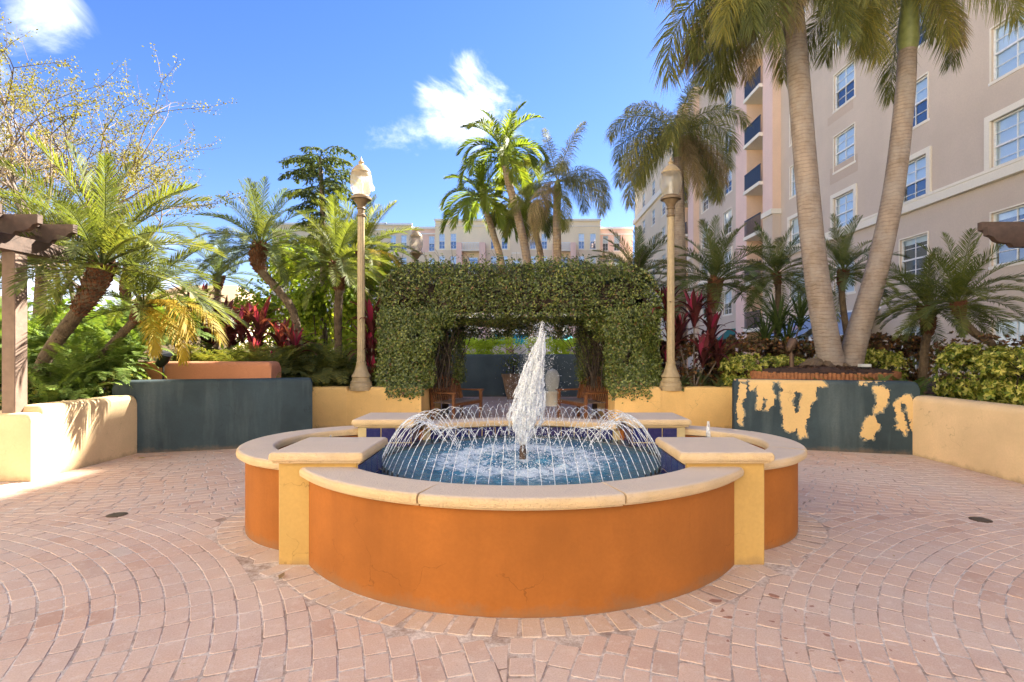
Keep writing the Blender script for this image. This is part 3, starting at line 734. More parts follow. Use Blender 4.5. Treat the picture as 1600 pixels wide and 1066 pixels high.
link('peeled_patch', pm.mesh('peel'), M_under, RW)
pm = MB()
for i, j in zip(*np.nonzero(rim)):
    u0, z0 = U[i, j], Zg[i, j]; z1 = min(z0+cs, zt-.0005)
    pm.add([wall_pt(u0+cs, z0), wall_pt(u0, z0), wall_pt(u0, z1), wall_pt(u0+cs, z1)], [(0, 1, 2, 3)])
link('primer_rim', pm.mesh('rim'), stucco('grey_primer', (.20, .19, .15), streak=0), RW)

def notch_wall(sx, label):
    ex = MB()
    e = lambda x0, x1: [(sx*x0, 10.85), (sx*x1, 10.85)]
    a0, a1, b0, b1 = ((1.97, 2.99, 3.43, 4.6) if sx < 0 else (1.83, 2.74, 3.19, 4.35))
    rounded_wall(ex, e(a0, a1), .36, .81, .06, .06); rounded_wall(ex, e(b0, b1), .36, .81, .06, .06)
    ex.box(min(sx*a1, sx*b0)-.05, max(sx*a1, sx*b0)+.05, 10.675, 11.025, 0, .735)
    rounded_wall(ex, [(sx*(a0+.17), 11.0), (sx*(a0+.17), 13.3)], .34, .81, .06, .06)
    me = ex.mesh('w', True); fixn(me); return tag(link('courtyard_wall', me, M_yellow), label, 'wall')
notch_wall(-1, 'low yellow wall under the left leg of the vine arch, notched for a lamp post')
notch_wall(1, 'low yellow wall under the right leg of the vine arch, notched for a lamp post')
wall_obj('slate_blue_wall', 'long slate blue wall at the back of the courtyard, seen through the vine arch', [([(-5.2, 18.4), (5.2, 18.4)], .4, 1.42, .07)], stucco('shade_lifted_slate_stucco', (.085, .115, .13), var=.2, streak=.1))  # paler copy of the slate colour, lightened to offset the shade there

# planting beds
def bed(name, poly, z, mat=M_soil):
    mb = MB(); n = len(poly); mb.add([(x, y, z) for x, y in poly]+[(x, y, -.02) for x, y in poly], [tuple(range(n))]+[(i, (i+1) % n, n+(i+1) % n, n+i) for i in range(n)])
    me = mb.mesh(name); fixn(me); return tag(link(name, me, mat), kind='structure')
bed('planting_bed', [(-14, 6.7), (-6.0, 6.7), (-6.0, 8.3), (-3.5, 9.0), (-4.4, 10.95), (-2.1, 10.95), (-2.1, 13.4), (-4, 17), (-14, 17)], .68)
bed('planting_bed', [(6.0, 4.0), (11, 4.0), (13.3, 8), (13.3, 17), (4, 17), (2.0, 13.4), (2.0, 11.0), (4.3, 10.95), (3.5, 8.9), (6.0, 8.2)], .68)

# ------------------------------------------------------------------ fountain
FO = empty('fountain', (0, 5.05, 0), 'large orange stucco fountain with stone coping, four piers and arching jets, centre of the plaza', 'fountain')
def arc(c, r, a0, a1, n): return [(c[0]+r*math.cos(a0+(a1-a0)*k/n), c[1]+r*math.sin(a0+(a1-a0)*k/n)) for k in range(n+1)]
def arc_wall(name, c, ro, ri, a0, a1, z1, mat, n=48):
    mid = (ro+ri)/2; t = ro-ri; mb = MB(); mb.sweep(arc(c, mid, a0, a1, n), [(t/2, -.02), (t/2, z1), (-t/2, z1), (-t/2, -.02)])
    me = mb.mesh(name, True); fixn(me); return link(name, me, mat, FO, world=True)
def cope_prof(t, z0, z1):
    h = z1-z0; r = h*.42; P = [(t/2-.05, z0), (t/2-.028, z0+.002), (t/2-.026, z0+.016), (t/2-.004, z0+.02)]
    for k in range(0, 7): a = -math.pi/2*.3+(math.pi/2*1.3)*k/6; P.append((t/2-r+r*math.cos(a), z1-r+r*math.sin(a)))
    for k in range(0, 6): a = math.pi/2+(math.pi/2*1.2)*k/5; P.append((-t/2+r+r*math.cos(a), z1-r+r*math.sin(a)))
    k = [i for i, p in enumerate(P) if p[0] > 0][-1]; P.insert(k+1, (t/2-r-.012, z1)); P.insert(k+2, (-t/2+r+.012, z1))
    P += [(-t/2+.004, z0+.012), (-t/2+.03, z0)]; return P
def cope_arc(c, ro, ri, a0, a1, z0=.615, z1=.69, stones=4):
    mid = (ro+ri)/2; t = ro-ri; w_ = (a1-a0)/stones
    for s_ in range(stones):
        gp = .0025/mid; mb = MB(); pth = arc(c, mid, a0+w_*s_+(gp if s_ else 0), a0+w_*(s_+1)-(gp if s_ < stones-1 else 0), 14)
        j0, j1 = random.gauss(0, .001), random.gauss(0, .001)
        # path runs anticlockwise, so the left offset points inwards: flip the profile to put the moulding outside
        mb.sweep(pth, [(-o, z+j0) for o, z in cope_prof(t, z0, z1)])
        me = mb.mesh('coping', True); fixn(me); link('coping_stone', me, M_cope, FO, world=True)
hp = math.pi/2
c, ro, ri = LOBES['front']; arc_wall('basin_wall', c, ro, ri, -hp-R(57), -hp+R(57), .62, M_orange); cope_arc(c, 1.915, 1.585, -hp-R(54.5), -hp+R(54.5), stones=3)
c, ro, ri = LOBES['back']; arc_wall('basin_wall', c, ro, ri, hp-R(39), hp+R(39), .62, M_orange, 24); cope_arc(c, 2.11, 1.79, hp-R(36), hp+R(36), stones=3)
c, ro, ri = LOBES['left']; arc_wall('basin_wall', c, ro, ri, hp, 3*hp, .62, M_orange); cope_arc(c, 1.07, .76, hp, 3*hp, stones=3)
c, ro, ri = LOBES['right']; arc_wall('basin_wall', c, ro, ri, -hp, hp, .62, M_orange); cope_arc(c, 1.07, .76, -hp, hp, stones=3)
def slab(x0, x1, y0, y1, z0, z1, r=.03):
    """square cap with bullnose edge and a small moulding underneath"""
    prof = [(-.045, z0), (-.022, z0+.001), (-.02, z0+.016), (-.004, z0+.02), (0, z0+.03)]
    h = z1-z0
    for k in range(0, 6): a = math.pi/2*k/5; prof.append((-r+r*math.cos(a), z1-r+r*math.sin(a)))
    prof.append((-r-.012, z1)); prof.append((-.02-r-.1, z1))
    mb = MB(); cx, cy = (x0+x1)/2, (y0+y1)/2; V = []; cr = .16; m = 5
    outline = []
    k0 = .022
    for (sx_, sy_, a0) in [(1, 1, 0), (-1, 1, hp), (-1, -1, math.pi), (1, -1, 3*hp)]:
        for k in range(m+1): a = a0+hp*k/m; outline.append((sx_, sy_, math.cos(a), math.sin(a)))
    n = len(outline)
    for d, z in prof:
        for (sx_, sy_, ca, sa) in outline:
            rr = max(.001, k0+min(0, d)*.6); hx, hy = (x1-x0)/2+d-rr, (y1-y0)/2+d-rr
            V.append((cx+sx_*hx+rr*ca, cy+sy_*hy+rr*sa, z))
    Fq = [(i*n+k, i*n+(k+1) % n, (i+1)*n+(k+1) % n, (i+1)*n+k) for i in range(len(prof)-1) for k in range(n)]
    Fq += [tuple(reversed(range(n))), tuple(range((len(prof)-1)*n, len(prof)*n))]
    return mb.add(V, Fq)
tme = None
def tile_mesh(w_, h):
    mb = MB(); c = .004; d = .012
    mb.add([(-w_/2, 0, -h/2), (w_/2, 0, -h/2), (w_/2, 0, h/2), (-w_/2, 0, h/2), (-w_/2+c, -d, -h/2+c), (w_/2-c, -d, -h/2+c), (w_/2-c, -d, h/2-c), (-w_/2+c, -d, h/2-c)],
           [(4, 5, 6, 7), (0, 1, 5, 4), (1, 2, 6, 5), (2, 3, 7, 6), (3, 0, 4, 7)])
    me = mb.mesh('tile'); me.materials.append(M_tile); return me
TILE = tile_mesh(.15, .15)
def tile_at(x, y, z, rz, sx=1):   # front of a tile looks along -Y turned by rz
    o = link('tile', TILE, None, FO, loc=(x, y-5.05, z), rot=(0, 0, rz)); o.scale = (sx, 1, 1)
for (x0, x1, y0, y1) in PIERS:
    mb = MB(); mb.cbox(x0, x1, y0, y1, -.02, .722, .008); me = mb.mesh('pier', True); fixn(me); pr = link('pier', me, M_pier, FO, world=True)
    back = y0 > 5; sgn = 1 if x0 > 0 else -1
    mb = slab(x0-.055, x1+.055, y0-.05, y1+.055, .718, .797); me = mb.mesh('cap', True); fixn(me); link('pier_cap', me, M_cope, FO, world=True)
    # tiled inner faces
    xi = x0 if sgn > 0 else x1
    gb = MB(); gb.box(min(xi, xi-sgn*.006), max(xi, xi-sgn*.006), y0+.005, y1-.005, .36, .71)
    yi = y0 if back else y1; d = -.006 if back else .006
    gb.box(x0+.005, x1-.005, min(yi, yi+d), max(yi, yi+d), .36, .71); gb.build('tile_bed', M_grout, FO, smooth=False)
    for row in range(2):
        z = .628-row*.158
        for k in range(4):
            yy = (y0+.075+k*.158) if back else (y1-.075-k*.158)
            if y0+.03 < yy < y1-.03: tile_at(xi-sgn*.006, yy, z, (-hp if sgn > 0 else hp))
            xx = xi+sgn*(.075+k*.158)
            if x0+.03 < xx < x1-.03: tile_at(xx, yi+d, z, (0 if back else math.pi))
            
# tiles round the back of the basin
gc, gr_ = LOBES['back'][0], LOBES['back'][2]
mb = MB(); mb.sweep(arc(gc, gr_-.003, hp-R(37), hp+R(37), 40), [(.003, .36), (.003, .613), (-.003, .613), (-.003, .36)]); me = mb.mesh('gb'); fixn(me); link('tile_bed', me, M_grout, FO, world=True)
nt_ = 14
for k in range(nt_):
    a = hp+(k-(nt_-1)/2)*(.158/gr_)
    for row in range(1): tile_at(gc[0]+(gr_-.006)*math.cos(a), gc[1]+(gr_-.006)*math.sin(a), .537-row*.158, a-hp)
# water surface
WZ = .51
mb = MB(); nr, na = 46, 150; V = [(0, 4.95, WZ)]
for i in range(1, nr+1):
    for k in range(na):
        r = 1.78*i/nr; a = 2*math.pi*k/na; x, y = r*math.cos(a), 4.95+r*math.sin(a); rc = math.hypot(x, y-5.05)
        amp = .006+.020*math.exp(-((rc-.5)/.35)**2)+.012*math.exp(-(rc/.3)**2)
        z = amp*(mnoise.noise(Vector((x*9, y*9, 1)))+.6*mnoise.noise(Vector((x*21, y*21, 4)))); V.append((x, y, WZ+z))
Fq = [(0, 1+k, 1+(k+1) % na) for k in range(na)]+[(1+(i-1)*na+k, 1+i*na+k, 1+i*na+(k+1) % na, 1+(i-1)*na+(k+1) % na) for i in range(1, nr) for k in range(na)]
mb.add(V, Fq)
for sx in (-1, 1):
    n = 40; b = [(sx*1.44, 5.04, WZ-.004)]+[(sx*1.44+.9*math.cos(2*math.pi*k/n), 5.04+.9*math.sin(2*math.pi*k/n), WZ-.004) for k in range(n)]
    mb.add(b, [(0, 1+k, 1+(k+1) % n) for k in range(n)])
mb.build('water_surface', M_water, FO)
# ring pipe, nozzles, arching jets
RR = 1.27
def ring_tube(r, z, tr, n=96): 
    mb = MB(); V = []; m = 8
    for i in range(n):
        a = 2*math.pi*i/n
        for k in range(m): b = 2*math.pi*k/m; V.append(((r+tr*math.cos(b))*math.cos(a), (r+tr*math.cos(b))*math.sin(a), z+tr*math.sin(b)))
    mb.add(V, [(i*m+k, ((i+1) % n)*m+k, ((i+1) % n)*m+(k+1) % m, i*m+(k+1) % m) for i in range(n) for k in range(m)]); return mb
ring_tube(RR, .505, .014).build('spray_ring', M_steel, FO, world=False)
nz_ = MB(); nz_.lathe([(.009, .50), (.009, .535), (.006, .55)], 8); NOZ = nz_.mesh('nozzle', True); NOZ.materials.append(M_black)
OCT = [(1, 0, 0), (-1, 0, 0), (0, 1, 0), (0, -1, 0), (0, 0, 1), (0, 0, -1)]; OCF = [(0, 2, 4), (2, 1, 4), (1, 3, 4), (3, 0, 4), (2, 0, 5), (1, 2, 5), (3, 1, 5), (0, 3, 5)]
def jet_mesh(seed):
    rd = random.Random(seed); mb = MB(); h = rd.uniform(.355, .395); reach = rd.uniform(.58, .66)
    pts = []; rad = []; n = 24; tend = rd.uniform(.72, .92)
    for i in range(n+1):
        t = tend*i/n; x = -reach*t; z = .54+4*h*t*(1-t)
        pts.append((x, rd.gauss(0, .0008)*(1+3*t), z)); rad.append(.0028*(1+.1*t)*(1 if t < .45 else rd.uniform(.35, 1.25)))
    mb.tube(pts, rad, 5)
    for k in range(13):
        t = rd.uniform(.5, 1.0); s_ = rd.uniform(.002, .005); c = (-reach*t+rd.gauss(0, .012), rd.gauss(0, .012), .53+4*h*t*(1-t)+rd.gauss(0, .012))
        mb.add([(c[0]+a*s_, c[1]+b*s_, c[2]+d*s_*1.5) for a, b, d in OCT], OCF)
    me = mb.mesh('jet', True); me.materials.append(M_jet); return me
JM = [jet_mesh(k) for k in range(9)]
NJ = 84
for k in range(NJ):
    a = 2*math.pi*(k+.5)/NJ; cx_, cy_ = RR*math.cos(a), RR*math.sin(a)
    link('nozzle', NOZ, None, FO, loc=(cx_, cy_, 0))
    o = link('water_jet', JM[random.randrange(9)], None, FO, loc=(cx_, cy_, 0), rot=(0, 0, a+random.gauss(0, .03))); o.scale = (1, 1, 1)
# central plume
def plume():
    core = MB(); nseg, n = 70, 40; z0, z1 = .64, 1.62; V = []
    for i in range(nseg+1):
        t = i/nseg; z = z0+(z1-z0)*t
        xc = .012+.17*t**1.4; r = (.030+.082*min(1, t/.24))*(1-.80*max(0, (t-.28)/.72)**1.1)
        for k in range(n):
            a = 2*math.pi*k/n; q = Vector((math.cos(a)*2.2, math.sin(a)*2.2, z*5.5)); w_ = 1+min(1, t*3)*(.75*mnoise.noise(q)+.5*mnoise.noise(q*2.7)+.3*mnoise.noise(q*6))
            rr = r*max(.15, w_); V.append((xc+rr*math.cos(a)*1.05, rr*math.sin(a), z+.02*mnoise.noise(q*1.7)))
    core.add(V, [(i*n+k, i*n+(k+1) % n, (i+1)*n+(k+1) % n, (i+1)*n+k) for i in range(nseg) for k in range(n)])
    core.build('water_column', M_core, FO, world=False)
    st = MB(); rd = random.Random(3)
    for s_ in range(230):       # torn ropes of water rising and falling
        t0 = rd.uniform(.0, .85); ln = rd.uniform(.08, .3); a = rd.uniform(0, 6.28); rr = rd.uniform(.3, 1.5)
        pts = []; rad = []; m = 8
        for i in range(m+1):
            t = t0+ln*i/m; z = z0+(z1-z0)*min(1.13, t); base = (.030+.092*min(1, t/.24))*(1-.76*max(0, (min(t, 1)-.28)/.72)**1.1)
            xc = .012+.17*t**1.4; r = base*rr+rd.gauss(0, .004); pts.append((xc+r*math.cos(a), r*math.sin(a), z)); rad.append(.0075*math.sin(math.pi*(i+.4)/(m+1))*rd.uniform(.5, 1.3)+.0015)
        st.tube(pts, rad, 5)
    st.tube([(.165, 0, 1.5), (.175, 0, 1.58), (.182, 0, 1.66), (.187, 0, 1.74), (.19, 0, 1.79)], [.035, .03, .022, .014, .003], 8)
    st.build('water_strands', M_core, FO, world=False)
    n = 6500; t = rng.beta(1.1, 1.3, n); z = z0-.1+(1.24)*t; base = .05+.10*np.minimum(1, 1.25-t)
    rad = base*np.abs(rng.normal(0, 1.0, n)); a = rng.uniform(0, 2*np.pi, n)
    P = np.stack([.03+.17*t**1.3+rad*np.cos(a)*1.1+.03*(1-t), rad*np.sin(a), z], 1); s_ = rng.lognormal(-6.0, .40, n)
    me = scatter('drops', (OCT, OCF), P, frames(rng.normal(size=(n, 3))), s_); tag(link('droplets', me, M_drop, FO), kind='stuff')
    n = 2600; r = np.abs(rng.normal(.52, .20, n)); a = rng.uniform(0, 2*np.pi, n); P = np.stack([r*np.cos(a), r*np.sin(a), WZ+np.abs(rng.normal(0, .018, n))], 1)
    me = scatter('foam', (OCT, OCF), P, frames(rng.normal(size=(n, 3))), rng.lognormal(-5.75, .4, n)); tag(link('foam_bubbles', me, M_drop, FO), kind='stuff')
plume()
cn = MB(); cn.lathe([(.032, .49), (.032, .60), (.026, .605), (.026, .655), (.02, .657)], 16, (.01, 0, 0)); cn.build('centre_nozzle', M_bronze, FO, world=False)
for (x, ht, r0) in [(-1.79, .73, .018), (1.75, .86, .028)]:   # bubblers in the side basins
    mb = MB(); n = 14; V = []
    for i in range(13):
        t = i/12
        for k in range(n):
            a = 2*math.pi*k/n; rr = r0*(1.35-t)*(1+.5*mnoise.noise(Vector((math.cos(a)*2, math.sin(a)*2, t*7+x)))); V.append((x+rr*math.cos(a), .05+rr*math.sin(a), WZ-.01+(ht-WZ)*t))
    mb.add(V, [(i*n+k, i*n+(k+1) % n, (i+1)*n+(k+1) % n, (i+1)*n+k) for i in range(12) for k in range(n)]); mb.build('bubbler', M_core, FO, world=False)

# ------------------------------------------------------------------ lamp posts
def lamp_parts(root, broken=False):
    b = MB(); b.lathe([(.235, 0), (.235, .07), (.215, .09), (.215, .13), (.20, .15), (.205, .17), (.175, .20), (.17, .25), (.19, .27), (.185, .30), (.15, .34), (.12, .42), (.095, .52), (.10, .535), (.10, .56), (.085, .57)], 32, flute=.015, nf=8); b.build('base', M_lamp, root, world=False)
    b = MB(); b.lathe([(.078, .57), (.066, 3.45)], 48, flute=.045, nf=12); b.build('pole', M_lamp, root, world=False)
    b = MB(); b.lathe([(.068, 3.45), (.085, 3.47), (.085, 3.50), (.068, 3.52), (.066, 3.60), (.088, 3.62), (.07, 3.65), (.10, 3.72), (.14, 3.77), (.15, 3.79), (.20, 3.80), (.20, 3.84), (.17, 3.85), (.15, 3.88)], 28); b.build('capital', M_lampd, root, world=False)
    V = []; b = MB()
    b.lathe([(.12, 3.86), (.165, 3.93), (.20, 4.02), (.214, 4.12), (.212, 4.22), (.195, 4.30), (.178, 4.345)], 32, cap=False)
    g_ = b.build('globe', M_globe, root, world=False)
    b = MB(); b.lathe([(.186, 4.325), (.192, 4.345), (.175, 4.37), (.145, 4.42), (.10, 4.47), (.05, 4.50), (.045, 4.52), (.06, 4.54), (.045, 4.56), (.022, 4.585), (.018, 4.61), (.003, 4.66)], 28); b.build('cap', M_lamp, root, world=False)
    b = MB(); b.lathe([(.04, 3.86), (.045, 3.95), (.035, 4.0), (.04, 4.12), (.02, 4.17)], 12); b.build('bulb', M_white, root, world=False)
for (x, y, z, lab) in [(-3.20, 10.85, .735, 'tan street lamp with a cracked cream globe, left of the vine arch'),
                       (2.975, 10.85, .735, 'tan street lamp with an intact frosted globe, right of the vine arch'),
                       (-3.22, 16.6, .68, 'distant street lamp whose globe shows above the left shoulder of the vine arch'),
                       (2.95, 19.6, .5, 'farthest street lamp, only its tip showing over the right side of the vine arch')]:
    r_ = empty('street_lamp', (x, y, z), lab, 'street lamp', 'tan globe street lamps of the courtyard'); lamp_parts(r_)
    if 'cracked' in lab:   # dented pane hanging off the right side
        b = MB(); b.add([(.17, -.09, 4.28), (.25, -.1, 4.10), (.29, -.06, 4.02), (.27, 0, 3.98), (.22, -.03, 3.95), (.20, -.08, 4.1)], [(0, 1, 2, 5), (2, 3, 4, 5)]); b.build('broken_flap', M_globe, r_, world=False)

# ------------------------------------------------------------------ leafy masses
def box_surface(n, x0, x1, y0, y1, z0, z1, faces='xXyYZ'):
    ar = {'x': (y1-y0)*(z1-z0), 'X': (y1-y0)*(z1-z0), 'y': (x1-x0)*(z1-z0), 'Y': (x1-x0)*(z1-z0), 'Z': (x1-x0)*(y1-y0), 'z': (x1-x0)*(y1-y0)}
    tot = sum(ar[f] for f in faces); P = []; Nn = []
    for f in faces:
        m = int(n*ar[f]/tot); u, v = rng.random(m), rng.random(m)
        X = x0+(x1-x0)*u; Y = y0+(y1-y0)*u; Z = z0+(z1-z0)*v
        if f in 'xX': P.append(np.stack([np.full(m, x0 if f == 'x' else x1), Y, Z], 1)); nn = (-1 if f == 'x' else 1, 0, 0)
        elif f in 'yY': P.append(np.stack([X, np.full(m, y0 if f == 'y' else y1), Z], 1)); nn = (0, -1 if f == 'y' else 1, 0)
        else: P.append(np.stack([X, y0+(y1-y0)*v, np.full(m, z1 if f == 'Z' else z0)], 1)); nn = (0, 0, 1 if f == 'Z' else -1)
        Nn.append(np.tile(np.array(nn, float), (m, 1)))
    return np.concatenate(P), np.concatenate(Nn)
def leafy(P, Nn, depth=.2, amp=.12, freq=1.6, jitter=.9, up=.3, clear=0.0, seed=0):
    """push surface points in and out so that the mass is uneven, tilt leaf normals"""
    b = (vnoise(P*freq, seed)-.5)*2*amp+(vnoise(P*freq*3.3, seed+1)-.5)*amp
    dd = depth*rng.random(len(P))**1.5
    P2 = P+Nn*(b-dd)[:, None]+rng.normal(0, .015, P.shape)
    keep = (vnoise(P*5.5, seed+2)+.25*rng.random(len(P))) > clear
    Nv = Nn+rng.normal(0, jitter, P.shape)*.6+np.array([0, 0, up]); return P2[keep], Nv[keep]
def leaf_mesh(name, P, Nv, smin, smax, tmpl=LEAF2): return scatter(name, tmpl, P, frames(Nv), rng.uniform(smin, smax, len(P)))

# vine-covered arch
AR = empty('vine_arch', (0, 12.2, .0), 'big vine covered pergola arch with a dark opening, behind the fountain', 'arch')
Ps, Ns = [], []
def addb(n, *b, faces='xXyYZ', **k):
    P, Nn = box_surface(n, *b, faces=faces); P, Nn = leafy(P, Nn, **k); Ps.append(P); Ns.append(Nn)
X0, X1, ZT = -2.93, 2.83, 3.30
addb(70000, X0, X1, 10.95, 13.5, 2.22, ZT, faces='xXyYZ', depth=.26, amp=.13, freq=1.1, clear=.34, seed=3)
addb(9000, -1.7, 1.55, 11.2, 13.4, 2.12, 2.3, faces='z', depth=.1, amp=.1, clear=.3, seed=5)
addb(28000, X0+.05, -1.78, 10.92, 11.6, .78, 2.35, faces='xXy', depth=.24, amp=.19, freq=1.2, clear=.32, seed=7)
addb(28000, 1.72, X1-.02, 10.92, 11.6, .78, 2.35, faces='xXy', depth=.24, amp=.19, freq=1.2, clear=.32, seed=9)
addb(9000, -2.2, -1.40, 12.4, 13.5, .75, 2.3, faces='xXyY', depth=.2, amp=.08, clear=.35, seed=10)
addb(9000, 1.35, 2.2, 12.4, 13.5, .75, 2.3, faces='xXyY', depth=.2, amp=.08, clear=.35, seed=11)
addb(6000, -1.9, 1.8, 13.2, 13.5, 1.86, 2.3, faces='yYz', depth=.15, amp=.1, clear=.42, seed=12)
for sx in (-1, 1):
    addb(2600, *( (-2.0, -1.35) if sx < 0 else (1.3, 1.95)), 10.98, 11.3, 2.0, 2.3, faces='xXyz', depth=.15, amp=.2, freq=2.2, clear=.3, seed=20+sx)
    addb(1500, *( (-2.0, -1.62) if sx < 0 else (1.56, 1.95)), 10.98, 11.3, 1.75, 2.05, faces='xXyz', depth=.15, amp=.2, freq=2.2, clear=.3, seed=30+sx)
# drapes over the wall tops
for (xa, xb) in ((-2.65, -1.95), (1.75, 2.55)):
    n = 1700; P = np.stack([rng.uniform(xa, xb, n), rng.uniform(10.60, 10.9, n), .80+rng.normal(0, .07, n)-.12*rng.random(n)], 1); Ps.append(P); Ns.append(np.tile([0, -1., .5], (n, 1))+rng.normal(0, .5, (n, 3)))
n = 2600; P0, N0 = box_surface(420, X0+.2, X1-.2, 10.95, 13.4, 2.3, ZT, faces='yZ'); k_ = rng.integers(0, len(P0), n); tt = rng.random(n)[:, None]
dv = N0+rng.normal(0, .35, N0.shape)+[0, 0, .5]; dv /= np.linalg.norm(dv, axis=1, keepdims=True)
Ps.append(P0[k_]+dv[k_]*tt*.20+rng.normal(0, .012, (n, 3))); Ns.append(rng.normal(0, 1, (n, 3)))
P = np.concatenate(Ps); Nn = np.concatenate(Ns)
# round the shoulders of the arch
r_ = .95
for sx, xe in ((-1, X0), (1, X1)):
    q = (sx*(P[:, 0]-xe) > -r_) & (P[:, 2] > ZT-r_); dx = sx*(P[q, 0]-xe)+r_; dz = P[q, 2]-(ZT-r_); dl = np.hypot(dx, dz); ex = np.maximum(0, dl-r_-.02)
    P[q, 0] -= sx*dx/np.maximum(dl, 1e-6)*ex; P[q, 2] -= dz/np.maximum(dl, 1e-6)*ex
me = leaf_mesh('foliage', P, Nn, .027, .062, LEAF); o = link('foliage', me, G_ficus, AR, world=True); tag(o, kind='stuff')
# dense interior that stops light: twiggy core
tw = MB(); rd = random.Random(5)
def twig(p, d, n, r, jit=.25, seg=.12):
    pts = [Vector(p)]; dv = Vector(d).normalized()
    for _ in range(n): dv = (dv+Vector((rd.gauss(0, jit), rd.gauss(0, jit), rd.gauss(0, jit)))).normalized(); pts.append(pts[-1]+dv*seg)
    tw.tube(pts, [r*(1-.6*i/n) for i in range(n+1)], 4, False)
for k in range(420):
    s_ = rd.random()
    if s_ < .5: twig((rd.uniform(X0+.1, X1-.1), rd.uniform(10.98, 11.25), rd.uniform(2.3, 3.1)), (rd.uniform(-1, 1), rd.uniform(-.8, .0), rd.uniform(-.3, 1)), 6, rd.uniform(.004, .009))
    else:
        sx = rd.choice((-1, 1)); twig((sx*rd.uniform(1.5, 2.1)-.05, rd.uniform(11.1, 13.2), .75), (rd.gauss(0, .1), rd.gauss(0, .1), 1), 12, rd.uniform(.005, .018), .12)
tag(tw.build('vine_stem', M_vine, AR), kind='stuff')
for (x, y) in [(-2.02, 11.75), (1.96, 11.75), (-1.86, 13.25), (1.80, 13.25), (-2.5, 11.5), (2.4, 11.5)]:
    b = MB(); b.cbox(x-.075, x+.075, y-.075, y+.075, .0, 2.6, .01); b.build('post', M_wood, AR)
b = MB(); b.box(X0+.25, X1-.25, 11.25, 11.4, 2.45, 2.62); b.box(X0+.25, X1-.25, 13.1, 13.2, 2.45, 2.62); b.build('beam', M_wood, AR)
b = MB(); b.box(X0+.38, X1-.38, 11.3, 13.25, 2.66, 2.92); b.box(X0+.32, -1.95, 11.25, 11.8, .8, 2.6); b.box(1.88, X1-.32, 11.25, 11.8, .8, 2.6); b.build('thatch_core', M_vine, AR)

def bush(name, label, cat, boxes, mat, density, leaf, tmpl=LEAF2, group=None, stems=None, kind=None, **kw):
    Ps, Ns = [], []; x0 = min(b[0] for b in boxes); y0 = min(b[2] for b in boxes)
    for i, b in enumerate(boxes):
        # squashed ellipsoid surface
        cx_, cy_, cz_ = (b[0]+b[1])/2, (b[2]+b[3])/2, (b[4]+b[5])/2; hx, hy, hz = (b[1]-b[0])/2, (b[3]-b[2])/2, (b[5]-b[4])/2
        ar = 4*math.pi*((hx*hy)**1.6+(hx*hz)**1.6+(hy*hz)**1.6)**(1/1.6)/3**(1/1.6); n = int(ar*density); d = rng.normal(size=(n, 3)); d /= np.linalg.norm(d, axis=1, keepdims=True)
        e = .55; q = np.sign(d)*np.abs(d)**e; q /= np.maximum(1, np.max(np.abs(q), axis=1, keepdims=True))*1.0
        P = np.array([cx_, cy_, cz_])+q*np.array([hx, hy, hz]); dd = d/np.array([hx, hy, hz]); dd /= np.linalg.norm(dd, axis=1, keepdims=True)
        P, Nn = leafy(P, dd, seed=int(abs(b[0]*13))+i, **kw); Ps.append(P); Ns.append(Nn)
    P = np.concatenate(Ps); Nn = np.concatenate(Ns); zmin = min(b[4] for b in boxes)
    base = ((x0+max(b[1] for b in boxes))/2, (y0+max(b[3] for b in boxes))/2, zmin)
    rt = empty(name, base, label, cat, group, kind); o = link('foliage', leaf_mesh('foliage', P, Nn, leaf[0], leaf[1], tmpl), mat, rt, world=True); tag(o, kind='stuff')
    st = MB(); rd = random.Random(int(abs(x0*31)))
    for b in boxes:
        for k in range(stems or 5):
            cx_, cy_ = (b[0]+b[1])/2, (b[2]+b[3])/2
            p0 = Vector((cx_+rd.uniform(-.25, .25)*(b[1]-b[0]), cy_+rd.uniform(-.2, .2)*(b[3]-b[2]), b[4]-.1)); p1 = Vector((rd.uniform(b[0]+.1*(b[1]-b[0]), b[1]-.1*(b[1]-b[0])), rd.uniform(b[2]+.1*(b[3]-b[2]), b[3]-.1*(b[3]-b[2])), b[4]+(b[5]-b[4])*rd.uniform(.6, .95)))
            md = (p0+p1)/2+Vector((rd.gauss(0, .06), rd.gauss(0, .06), .05)); st.tube([p0, md, p1], [.014, .01, .005], 5)
    st.build('branches', M_vine, rt)
    return rt
